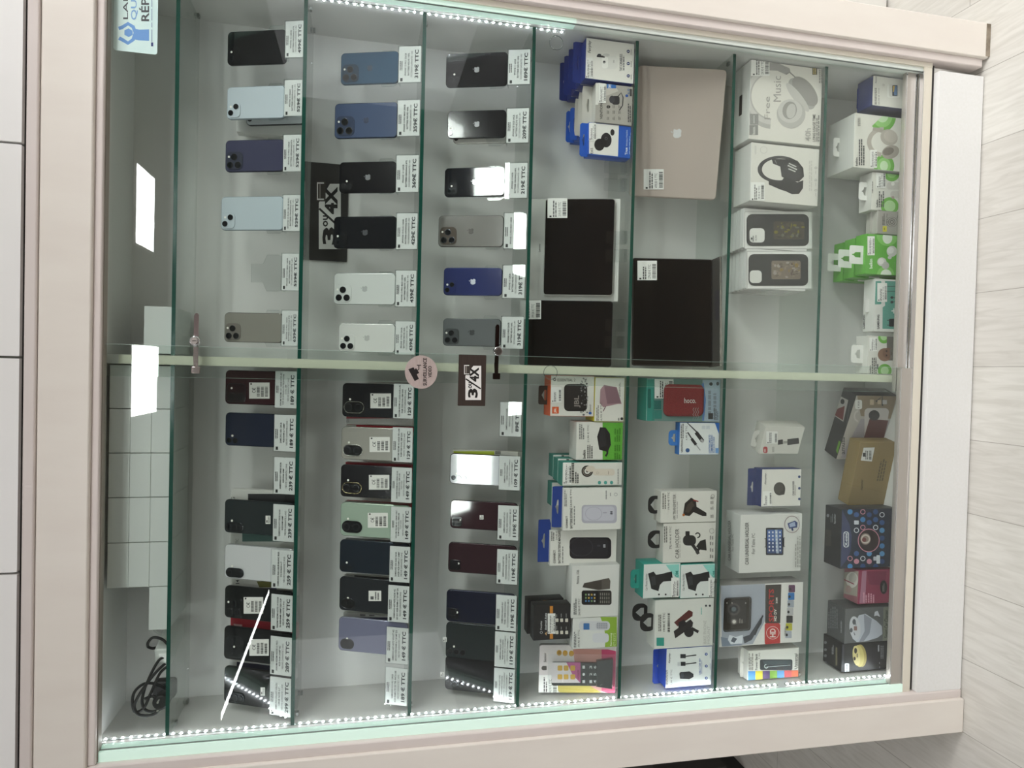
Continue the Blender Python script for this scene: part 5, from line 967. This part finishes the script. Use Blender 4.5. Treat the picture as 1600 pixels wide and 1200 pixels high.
o = carton('earbud_box', 'small white and green earbud box beside the headphone box', R5, (1075, 1300, 938, 1200), .05, zd, '#dbd8d0', '#cfccc5', '#d3d1cb', Y=.03)
A = art(o, R5); A.E(1215, 945, 52, 48, '#6fb04a').E(1215, 940, 34, 30, '#93c975').RG(1200, 1165, 0.1, 62, '#6fb04a').E(1200, 1165, 40, 40, '#b5d89e').RR(1180, 1290, 1000, 1050, 18, '#cbc6bf').RR(1205, 1295, 1060, 1110, 18, '#cbc6bf').E(1222, 1010, 12, 14, '#e8e4de').E(1222, 1105, 10, 10, '#b09a94').T('belkin', 1106, 1120, 1172, 1120, '#2a2a2a', 1).G(1125, 1165, 1172, 1050, 3, '#4a4a4a').BC(1068, 1084, 1075, 995) ; A.done(); tag_label(o, R5, 1105, 1170, 925, 1040, '19,90 \u20ac TTC')
tab(o, R5, 985, 1075, 1000, 1125, '#e4e2de', y=.02, slot=(.5, .3, .45), rad=.16)
o = carton('ring_stand_box', 'small grey box with yellow square and round gadget drawing', R5b, (1115, 1300, 128, 295), .045, zd, '#a8a39c', '#b5b1aa', '#b9b5ae', Y=.03)
A = art(o, R5b); A.RG(1215, 208, 20, 25, '#6e6a65').RG(1215, 208, 8, 14, '#6e6a65').RG(1215, 208, 36, 39, '#77736d', k=.9).L([(1250, 185), (1262, 150), (1280, 160)], 4, '#6e6a65').RR(1152, 1180, 236, 276, 3, '#d3c93a').R(1162, 1166, 248, 264, '#333333').G(1150, 1168, 230, 150, 2, '#55524d').T('12,90 \u20ac TTC', 1178, 1188, 232, 150, '#333333'); A.done()
tab(o, R5b, 1064, 1135, 136, 285, '#b5b1ab', y=.02, slot=(.5, .3, .5), tri=True, rad=.08)
o = carton('earbud_box', 'green earbud box with white earbuds picture, front of its row', R5b, ((1032, 294), (1300, 302), (1300, 580), (1036, 572)), .042, zd, '#5da93a', '#57a036', '#62ae3f', Y=.022, group='green earbud boxes in a row')
A = art(o, R5b); A.RG(1185, 300, 0.1, 75, '#7fc05e', a0=0, a1=180).E(1185, 318, 34, 42, '#dfe5d6').RG(1172, 575, 0.1, 60, '#7fc05e', a0=180, a1=360).RG(1175, 575, 0.1, 38, '#dfe5d6', a0=180, a1=360).E(1215, 412, 36, 38, '#c9c6c1').E(1205, 405, 24, 24, '#dedbd7').E(1200, 455, 14, 12, '#cac7c2').E(1145, 485, 32, 30, '#c9c6c1').E(1170, 510, 26, 26, '#b9b6b1').E(1140, 482, 20, 20, '#dedbd7').T('belkin', 1058, 1080, 532, 465, '#e9f2e2', 1); A.done(); tag_label(o, R5b, 1044, 1094, 308, 440, '34,90 \u20ac TTC')
tab(o, R5b, 920, 1036, 372, 500, '#e4e4df', y=.010, slot=(.3, .5, .42), rad=.1)
rows_behind(o, ['green earbud box second in its row', 'green earbud box last of its row, against the back'], .046, -.004)
o = carton('charger_box', 'white and green charger and earphone box', R5b, (1096, 1300, 606, 972), .045, zd, '#dad8d3', '#cfcdc8', '#d3d2cd', Y=.024)
A = art(o, R5b); A.P([(1168, 618), (1300, 620), (1300, 955), (1150, 950), (1152, 800), (1168, 790)], '#5b9a8c').RR(1078, 1142, 618, 780, 6, '#5b9a8c').L([(1172, 655), (1262, 655)], 3, '#26302e').L([(1172, 690), (1240, 690)], 3, '#26302e').E(1215, 733, 10, 9, '#22262a').E(1215, 765, 10, 9, '#22262a').L([(1215, 733), (1255, 735)], 4, '#22262a').L([(1215, 765), (1255, 760)], 4, '#22262a').RR(1195, 1290, 880, 935, 8, '#24262a').L([(1182, 890), (1195, 890)], 4, '#24262a').L([(1182, 925), (1195, 925)], 4, '#24262a').L([(1212, 826), (1244, 826)], 7, '#e6e6e2').L([(1228, 808), (1228, 844)], 7, '#e6e6e2').T('SAMSUNG', 1112, 1128, 952, 852, '#33343a', 1.2).T('Pack', 1082, 1096, 775, 735, '#dfe9e5', .6)
w, d, h = DIM[o.name]; A.plane((0, 0, h), (0, 0, 1)); A.clamp = (-w/2+.0004, w/2-.0004, h, h, d-.0004); A.T('SAMSUNG', 1018, 1030, 952, 852, '#33343a', 1.2); A.done()
tag_label(o, R5b, 1112, 1180, 632, 762, '24,90 \u20ac TTC')
m = MB(); w, d, h = DIM[o.name]; m.slab(rrect(-.02, .02, h, h+.012, .004, 3), .022, .024, mat('#d6d4d0', .4)); m.build('hang_tab', o)
o = carton('earbud_box', 'white and green box with a smiling face picture, next to the divider', View(1120, 530, 4.4444), (1050, 1300, -20, 245), .05, zd, '#d9d6cf', '#cdcac3', '#d0cec8', Y=.022)
VK = View(1120, 300, 4.4444)
A = art(o, VK); A.E(1160, 1010, 40, 42, '#6fb04a').E(1160, 1005, 24, 26, '#b5d89e').R(1180, 1236, 1000, 1170, '#6b6660').E(1165, 1130, 48, 46, '#8a6a58').E(1190, 1120, 40, 38, '#7a5a49').P([(1200, 1090), (1250, 1080), (1250, 1165), (1205, 1168)], '#6d6862').E(1178, 1135, 6, 7, '#3b2a22').E(1178, 1105, 6, 7, '#3b2a22').RG(1200, 1120, 10, 13, '#4a3027', a0=-60, a1=60).E(1165, 1240, 48, 46, '#6fb04a').E(1165, 1240, 28, 28, '#b5d89e').R(1112, 1120, 1195, 1230, '#33343a').T('belkin', 1058, 1070, 1262, 1205, '#2a2a2a', 1).G(1076, 1112, 1262, 1150, 3, '#4a4a4a').BC(1010, 1022, 1180, 1095); A.done()
tag_label(o, VK, 1058, 1112, 1010, 1105, '24,90 \u20ac TTC'); tab(o, VK, 932, 1040, 1062, 1188, '#e4e2de', y=.02, slot=(.5, .3, .42), rad=.16)

# ==================================================== cabinet bottom, left half
o = carton('radio_box', 'dark angled radio box with picture of a portable radio', L6, ((955, 255), (1262, 262), (1112, 700), (845, 690)), .058, zd, '#b5aea6', '#2e2f31', '#2c2d2f', yaw=1)
A = art(o, L6); A.P([(975, 255), (1250, 262), (1250, 420), (1000, 400)], '#8d7d68').P([(1000, 420), (1250, 430), (1235, 700), (860, 690)], '#a39ca0').RR(1025, 1195, 345, 560, 28, '#c9c2be').P([(1060, 420), (1190, 430), (1180, 560), (1020, 555)], '#5a2a2a').E(1092, 395, 38, 36, '#27272a').L([(1105, 300), (1150, 260), (1150, 330)], 10, '#2a2a2d').RR(960, 1008, 288, 352, 12, '#dedbd6').T('\u20ac 39,00', 978, 992, 345, 296, '#333333', .4).T('2-BAND PORTABLE RADIO', 1225, 1250, 560, 290, '#3b3b3e', .5).RR(1062, 1090, 285, 322, 4, '#cbb79a').RR(1115, 1140, 288, 318, 4, '#cbb79a').RR(1150, 1180, 288, 318, 4, '#c5bfbc').T('amusa', 868, 888, 665, 545, '#4a4a4d', 1).RG(980, 400, 20, 30, '#c9c3bd', k=1.4, a0=90, a1=270)
w, d, h = DIM[o.name]; A.plane((0, 0, h), (0, 0, 1)); A.clamp = (-w/2+.0004, w/2-.0004, h, h, d-.0004); A.T('RADIO', 930, 950, 470, 270, '#9a9a9d', .5) if 0 else None
w, d, h = DIM[o.name]; A.plane((0, 0, h), (0, 0, 1)); A.clamp = (-w/2+.0004, w/2-.0004, h, h, d-.0004); A.P([(830, 330), (850, 255), (915, 290), (880, 440), (820, 400)], '#b9b3b0').P([(840, 350), (890, 330), (878, 430), (822, 395)], '#6e2a2b').E(875, 300, 14, 18, '#232326').T('amusa', 740, 765, 570, 455, '#b5b5b8', .8).T('PORTABLE RADIO', 905, 930, 480, 300, '#9a9a9d', .5).P([(830, 640), (850, 570), (862, 580), (842, 665)], '#6fa03a'); A.done()
o = carton('shipping_box', 'plain brown cardboard box with white label, before the dark radio box', L6, ((1022, 582), (1252, 585), (1160, 1015), (888, 1018)), .046, zd, '#8f7a52', '#877249', '#8b764d', yaw=1, rough=.75)
A = art(o, L6, name='printing'); A.T('Fairplay', 1000, 1018, 915, 838, '#3c3324', .6, 1).G(1110, 1160, 850, 700, 3, '#5c4f35', sk=30); A.done()
A = art(o, L6, name='shipping_label'); A.lift = .0008; A.P([(1018, 620), (1095, 618), (1075, 715), (998, 708)], '#dedbd6').R(1012, 1030, 655, 682, '#3a3a3a').G(1030, 1052, 700, 640, 2, '#55534f').BC(1055, 1072, 702, 640); A.done()
o = carton('speaker_box', 'dark blue box with pink and blue dots and round window', L7, ((862, 105), (1212, 118), (1205, 522), (862, 518)), .07, zd, '#20283a', '#23242b', '#212227', Y=.035)
A = art(o, L7); A.P([(862, 110), (885, 150), (920, 215), (938, 300), (930, 400), (900, 470), (862, 515)], '#384063')
rnd = random.Random(4); cols = ['#3f7cb5', '#c98a9b', '#2a4a7d', '#5b97c9', '#35588f']
for i in range(6):
    for j in range(8):
        xx = 925+i*44; yy = 132+j*54+(i % 2)*20
        if xx < 960 and 180 < yy < 440: continue
        if (xx-1052)**2+(yy-330)**2 < 92**2 or yy > 512 or xx > 1190: continue
        k = rnd.random()
        if k < .7: A.E(xx, yy, 18, 18, rnd.choice(cols))
        elif k < .85: A.RG(xx, yy, 13, 18, rnd.choice(('#d6dbe4', '#c98a9b')))
        else: A.RR(xx-16, xx+16, yy-14, yy+14, 4, '#c9cdd6')
A.E(1052, 330, 76, 82, '#c98a9b').E(1052, 330, 70, 76, '#2a1c20').E(1030, 320, 36, 40, '#8f7f77').RG(1030, 320, 22, 32, '#cfc4ba').E(1020, 325, 15, 16, '#6e3a3a').RR(876, 914, 268, 378, 16, '#dfe3ea').RR(881, 909, 273, 373, 13, '#384063').T('X-mini', 886, 904, 368, 280, '#e5e8ee', 1.2).RR(1105, 1130, 432, 490, 4, '#dfe3ea')
w, d, h = DIM[o.name]; A.plane((0, 0, h), (0, 0, 1)); A.clamp = (-w/2+.0004, w/2-.0004, h, h, d-.0004); A.T('Speaker', 818, 832, 215, 145, '#c9cbd2', .8).E(776, 158, 9, 12, '#8b8d94').G(795, 815, 205, 145, 2, '#77797f').R(760, 798, 258, 368, '#3c3a37'); A.done()
o = carton('gadget_box', 'small pink and clear box with white gadget inside', L7, ((990, 535), (1212, 540), (1190, 768), (975, 770)), .06, zd, '#8d3350', '#9c3c58', '#8f5a63', Y=.035)
A = art(o, L7); A.P([(1010, 540), (1040, 540), (1030, 768), (990, 768)], '#a8748a').P([(1040, 545), (1180, 545), (1165, 640), (1060, 640)], '#7d2848').E(1158, 655, 25, 48, '#1d1b1d').T('gadget', 1152, 1164, 680, 630, '#6e6a6a') if 0 else A.P([(1010, 540), (1040, 540), (1030, 768), (990, 768)], '#a8748a').P([(1040, 545), (1180, 545), (1165, 640), (1060, 640)], '#7d2848').E(1158, 655, 25, 48, '#1d1b1d').G(1150, 1166, 685, 628, 2, '#8b8585').G(1015, 1100, 762, 690, 5, '#d79aab')
w, d, h = DIM[o.name]; A.plane((0, 0, h), (0, 0, 1)); A.clamp = (-w/2+.0004, w/2-.0004, h, h, d-.0004); A.P([(870, 545), (985, 545), (975, 720), (862, 690)], '#9d9489').E(940, 605, 42, 55, '#cfc9c2').E(945, 590, 28, 36, '#b5aea6').E(915, 670, 20, 28, '#a58a85').L([(880, 600), (955, 635)], 7, '#8d2f4a').P([(848, 535), (870, 535), (855, 690), (838, 688)], '#9c2c4c'); A.done()
o = carton('charger_box', 'grey box with silver car charger cup picture', L8, ((982, 95), (1302, 75), (1298, 312), (972, 342)), .075, zd, '#5f6061', '#4a4b4c', '#474849', Y=.032)
A = art(o, L8); A.P([(1075, 140), (1120, 128), (1200, 180), (1235, 215), (1238, 270), (1205, 295), (1125, 320), (1060, 325), (1030, 300), (1045, 200)], '#b9bcc6').P([(1110, 130), (1165, 165), (1150, 265), (1110, 318), (1075, 325), (1115, 250)], '#8f929c').E(1048, 228, 38, 82, '#c5c6cb', rot=-6).E(1042, 185, 12, 20, '#55575d').E(1022, 243, 10, 16, '#55575d').RR(1040, 1062, 215, 245, 3, '#8a6d68').L([(1050, 188), (1055, 210)], 5, '#55575d').L([(1040, 258), (1048, 278)], 5, '#55575d').P([(1245, 85), (1302, 78), (1298, 310), (1240, 318)], '#75786b').T('Smart Car Charger', 1252, 1286, 296, 102, '#23241f', .6).P([(1185, 115), (1205, 108), (1222, 150), (1200, 140), (1180, 145)], '#c9cbd2').T('CAR CHARGER', 992, 1002, 180, 110, '#9a9ba0', .5) if 0 else A.P([(1075, 140), (1120, 128), (1200, 180), (1235, 215), (1238, 270), (1205, 295), (1125, 320), (1060, 325), (1030, 300), (1045, 200)], '#b9bcc6').P([(1110, 130), (1165, 165), (1150, 265), (1110, 318), (1075, 325), (1115, 250)], '#8f929c').E(1048, 228, 38, 82, '#c5c6cb', rot=-6).E(1042, 185, 12, 20, '#55575d').E(1022, 243, 10, 16, '#55575d').RR(1040, 1062, 215, 245, 3, '#8a6d68').L([(1050, 188), (1055, 210)], 5, '#55575d').L([(1040, 258), (1048, 278)], 5, '#55575d').P([(1245, 85), (1302, 78), (1298, 310), (1240, 318)], '#75786b').T('Smart Car Charger', 1252, 1286, 296, 102, '#23241f', .6).P([(1185, 115), (1205, 108), (1222, 150), (1200, 140), (1180, 145)], '#c9cbd2')
w, d, h = DIM[o.name]; A.plane((0, 0, h), (0, 0, 1)); A.clamp = (-w/2+.0004, w/2-.0004, h, h, d-.0004); A.G(830, 850, 200, 100, 1, '#8a8b8e').G(865, 935, 230, 80, 5, '#6c6d70').G(950, 965, 260, 170, 1, '#8a8b8e'); A.done()
o = carton('charger_box', 'black box with gold-topped car charger picture beside the light strip', L8, ((968, 335), (1272, 322), (1258, 555), (942, 578)), .08, zd, '#17181a', '#141517', '#1a1a1c', Y=.034)
A = art(o, L8); A.P([(1090, 345), (1200, 375), (1205, 470), (1100, 500)], '#211f24').E(1090, 420, 38, 78, '#a8985a', rot=-6).E(1075, 422, 36, 76, '#c2b36f', rot=-6).E(1058, 420, 26, 70, '#cfc388', rot=-6).E(1052, 385, 10, 20, '#2b2620').E(1045, 440, 8, 13, '#2b2620').R(1060, 1066, 405, 432, '#2b2620').RR(976, 1008, 472, 536, 9, '#d9dbe0').T('\u20ac 29,00', 986, 998, 530, 480, '#333333', .4).RG(1184, 536, 7, 10, '#9a9ba0')
for yy in (470, 500, 530): A.G(1216, 1222, yy+6, yy-6, 1, '#b5b6ba')
A.G(1225, 1250, 440, 340, 2, '#77787c').G(1206, 1222, 390, 345, 1, '#b5b6ba').P([(945, 345), (972, 340), (968, 500), (945, 505)], '#33353b')
w, d, h = DIM[o.name]; A.plane((0, 0, h), (0, 0, 1)); A.clamp = (-w/2+.0004, w/2-.0004, h, h, d-.0004); A
for yy in (328, 378, 420, 468): A.RG(845, yy, .1, 10, '#77787c')
A.G(890, 905, 410, 345, 2, '#9a9ba0').G(918, 926, 490, 360, 1, '#9b9276').T('car charger', 800, 808, 400, 350, '#55565a') if 0 else A.G(890, 905, 410, 345, 2, '#9a9ba0').R(916, 928, 362, 488, '#6d6752'); A.done()

# ==================================================== top shelf: white boxes and cables
def plain_box(y0, y1, xt, zb, label, Y=.02, d=.15):
    a = IM.atY(xt, y1, Y); b = IM.atY(xt, y0, Y); w = b.x-a.x
    m = MB(); m.slab(rrect(-w/2+.0008, w/2-.0008, 0, HB, .0012, 2), 0, d, mat('#d3d7d3', .4), bev=.0008); o = m.build('white_box'); o.location = ((a.x+b.x)/2, Y, zb); props(o, label, 'box', 'plain white boxes stacked on the top shelf'); return o
HB = .0432; zb = SZ[1]+.0005
cols_ = [(571, 639), (639, 708), (708, 777), (777, 847), (847, 917)]
rn = ['bottom', 'middle', 'upper']; cn = ['next to the divider', 'second from the divider', 'third from the divider', 'fourth from the divider', 'fifth from the divider']
for i in range(3):
    for j, (y0, y1) in enumerate(cols_): plain_box(y0, y1, 240, zb+i*(HB+.0004), 'plain white box in the %s row, %s' % (rn[i], cn[j]))
plain_box(917, 985, 240, zb, 'plain white box in the bottom row, at the end by the cables')
HB = .062; plain_box(478, 553, 240, zb, 'single white box across the divider from the white box stack')
t = empty('power_strip', IM.atZ(258, 1010, SZ[1]+.03)); t.location = (.178, .10, SZ[1]+.0005); t.rotation_euler = (0, 0, math.radians(75)); props(t, 'small white power strip among cables behind the shelf edge', 'power strip')
m = MB(); m.slab(rrect(-.06, .06, 0, .036, .006, 4), -.022, .022, mat('#cfd3ce', .35), bev=.004); m.build('body', t)
m = MB(); m.box(-.058, -.0605, -.012, .012, .010, .026, mat('#eef0ec', .3)); m.build('switch', t)
def cable(pts, r, col, label, name='cable'):
    m = MB(); P = [Vector(p) for p in pts]; Q = []
    for i in range(len(P)-1):
        p0, p1, p2, p3 = P[max(i-1, 0)], P[i], P[i+1], P[min(i+2, len(P)-1)]
        for k in range(8):
            u = k/8; Q.append(.5*((2*p1)+(p2-p0)*u+(2*p0-5*p1+4*p2-p3)*u*u+(3*p1-p0-3*p2+p3)*u**3))
    Q.append(P[-1]); m.tube(Q, r, mat(col, .45), 8); o = m.build(name); props(o, label, 'cable'); return o
def onp(x, y, Y):
    p = IM.atY(x, y, Y); p.z = max(p.z, SZ[1]+.0045); return p
cable([onp(268, 1015, .06), onp(255, 1000, .05), onp(240, 996, .05), onp(232, 1003, .05), onp(231, 1010, .06), onp(238, 1013, .07), onp(247, 1011, .08)], .0032, '#151515', 'black cable loop over the white power strip')
cable([onp(240, 985, .08), onp(248, 990, .06), onp(256, 995, .05), onp(262, 998, .06)], .0016, '#b9bcb8', 'thin grey cable beside the lowest white box')
cable([onp(262, 1026, .05), onp(250, 1030, .04), onp(240, 1045, .035), onp(232, 1062, .03), onp(226, 1076, .03), onp(222, 1095, .03), onp(226, 1108, .03), onp(238, 1112, .03), onp(250, 1108, .03), onp(260, 1102, .035), onp(266, 1090, .06), onp(256, 1075, .07), onp(240, 1068, .05), onp(224, 1069, .04), onp(211, 1080, .03), onp(207, 1095, .03), onp(211, 1112, .03), onp(225, 1106, .03), onp(236, 1082, .03), onp(250, 1052, .04), onp(264, 1040, .05)], .0033, '#121212', 'coiled black power cable on the top shelf')
cable([onp(266, 1030, 0.062), onp(246, 1048, 0.032), onp(228, 1070, 0.022), onp(215, 1090, 0.017), onp(210, 1104, 0.017), onp(216, 1116, 0.017), onp(232, 1118, 0.017), onp(246, 1112, 0.022), onp(252, 1098, 0.032), onp(240, 1088, 0.032), onp(226, 1092, 0.032)], .0033, '#121212', 'second black cable loop lying over the coil')
m = MB(); m.slab(rrect(-.022, .022, 0, .05, .008, 4), -.014, .014, mat('#131313', .4), bev=.005); o = m.build('power_adapter'); a = onp(262, 1075, .09); o.location = (a.x, .09, SZ[1]+.0006); props(o, 'black power adapter block in the cable coil', 'power adapter')
t = empty('mains_plug', (0, 0, 0)); a = onp(256, 1096, .02); t.location = (a.x-.004, .022, SZ[1]+.018); props(t, 'black mains plug with two bright pins in the cable coil', 'plug')
m = MB(); m.slab(circ(0, 0, .017, 20), 0, .03, mat('#181818', .35), bev=.003); m.build('plug_body', t)
for sx in (-.0095, .0095):
    m = MB(); m.slab(circ(sx, 0, .0024, 12), -.018, .0, mat('#d9d9d0', .2, .9)); m.build('pin', t)

# ==================================================== stickers and cards
def glass_sticker(name, label, c, Y, fn, cat='sticker', shape=None, th=.0005, base=None):
    p = IM.atY((c[0]+c[1])/2, (c[2]+c[3])/2, Y); a = IM.atY(c[0], c[3], Y); b = IM.atY(c[1], c[2], Y); w, h = b.x-a.x, a.z-b.z
    cx, cz = (a.x+b.x)/2, (a.z+b.z)/2
    m = MB(); m.slab(shape(w, h) if shape else rrect(-w/2, w/2, -h/2, h/2, .002, 3), 0, th, base or mat('#2a2420', .4)); o = m.build(name); o.location = (cx, Y, cz); props(o, label, cat)
    fn(o); return o
def fn_cctv(o):
    A = Art(o, VH, (0, 0, 0)); A.P([(712, 308), (745, 295), (778, 368), (752, 382)], '#1a1414').P([(760, 300), (780, 330), (765, 340), (748, 315)], '#1a1414').L([(765, 318), (778, 308), (778, 285)], 6, '#1a1414').L([(765, 283), (792, 283)], 5, '#1a1414').T('SURVEILLANCE', 804, 828, 410, 237, '#1a1414', 1.2).T('VIDEO', 836, 858, 360, 287, '#1a1414', 1.2); A.done()
glass_sticker('surveillance_sticker', 'round metallic sticker with camera symbol and SURVEILLANCE VIDEO', (632, 684, 556, 607), -.0402, fn_cctv, shape=lambda w, h: circ(0, 0, w/2, 40, h/2), base=noisy('brushed_metal_print', '#b5a5a0', '#a5958f', 60, .4, 0, (1, 1, 20)))
def fn_34(V, f):
    def go(o):
        A = Art(o, V, (0, 0, 0)); X, Y = f
        def q(pts): return [(X(a), Y(b)) for a, b in pts]
        A.P(q([(0.27, .105), (.30, .88), (.82, .88), (.85, .21), (.5, .21), (.48, .36), (.27, .36)]), '#d9d6d2') if 0 else None
        A.P(q([(.27, .885), (.82, .885), (.82, .505), (.27, .505)]), '#dddad6')
        A.P(q([(.27, .505), (.82, .505), (.82, .20), (.55, .20), (.27, .40)]), '#dddad6')
        A.T('3', X(.36), X(.70), Y(.84), Y(.655), '#1a1613', 2.2).T('ou', X(.37), X(.50), Y(.65), Y(.53), '#1a1613', 1.4)
        A.T('4X', X(.42), X(.74), Y(.52), Y(.23), '#1a1613', 2.4)
        A.L(q([(.28, .46), (.80, .66)]), abs(X(.05)-X(0)), '#1a1613')
        A.P(q([(.20, .17), (.20, .385), (.44, .385), (.44, .17)]), '#3a332e').P(q([(.225, .185), (.225, .37), (.40, .37), (.40, .185)]), '#dddad6').P(q([(.25, .20), (.25, .355), (.42, .355), (.42, .20)]), '#3a332e').L(q([(.30, .205), (.30, .35)]), abs(X(.03)-X(0)), '#8a837c'); A.done()
    return go
glass_sticker('payment_sticker', 'dark brown 3 ou 4X sticker on the glass below the round sticker', (715, 760, 555, 634), -.0402, fn_34(IM, (lambda a: 715+45*a, lambda b: 556+78*b)), base=noisy('brown_card', '#3a2f2a', '#332924', 20, .4, 0, (1, 1, 10)))
glass_sticker('payment_card', 'larger dark 3 ou 4X card on the back wall behind black phones', (483, 545, 258, 406), YB-.004, fn_34(VG, (lambda a: 85+250*a, lambda b: 30+595*b)), cat='card', th=.002, base=mat('#2b2826', .4))
def fn_lab(o):
    A = Art(o, View(0, 0, 4), (0, 0, 0)); B = '#5b8fc9'
    A.P([(742, 160), (755, 172), (778, 160), (805, 155), (832, 165), (848, 190), (932, 184), (932, 256), (848, 250), (832, 262), (805, 270), (770, 255), (742, 238), (745, 225), (758, 222), (790, 245), (818, 248), (838, 225), (838, 190), (815, 170), (790, 172), (770, 185), (755, 182), (742, 172)], B) if 0 else None
    A.L([(742, 178), (762, 172), (800, 148), (832, 168), (846, 205), (832, 248), (800, 270), (764, 248), (744, 238)], 22, B).P([(838, 178), (870, 186), (932, 184), (932, 256), (868, 252), (838, 246)], B).P([(778, 190), (803, 178), (828, 192), (830, 218), (805, 232), (778, 218)], B).T('LABEL', 770, 800, 120, -140, '#20242c', .3).T('QUALI', 818, 862, 125, -120, '#6f9cc9', .6).T('R\u00c9PAR', 870, 932, 132, -130, '#1e2228', .8).R(944, 958, 266, 290, '#24346e').G(946, 956, 262, -150, 1, '#8fa3b5'); A.done()
glass_sticker('repair_label', 'pale mint repair label with blue spanner symbol cut by the picture edge', (177, 248, -70, 78), -.0235, fn_lab, shape=lambda w, h: rrect(-w/2, w/2, -h/2, h/2, .006, 5), base=noisy('mint_label', '#cfe6df', '#c3dedb', 12, .35))
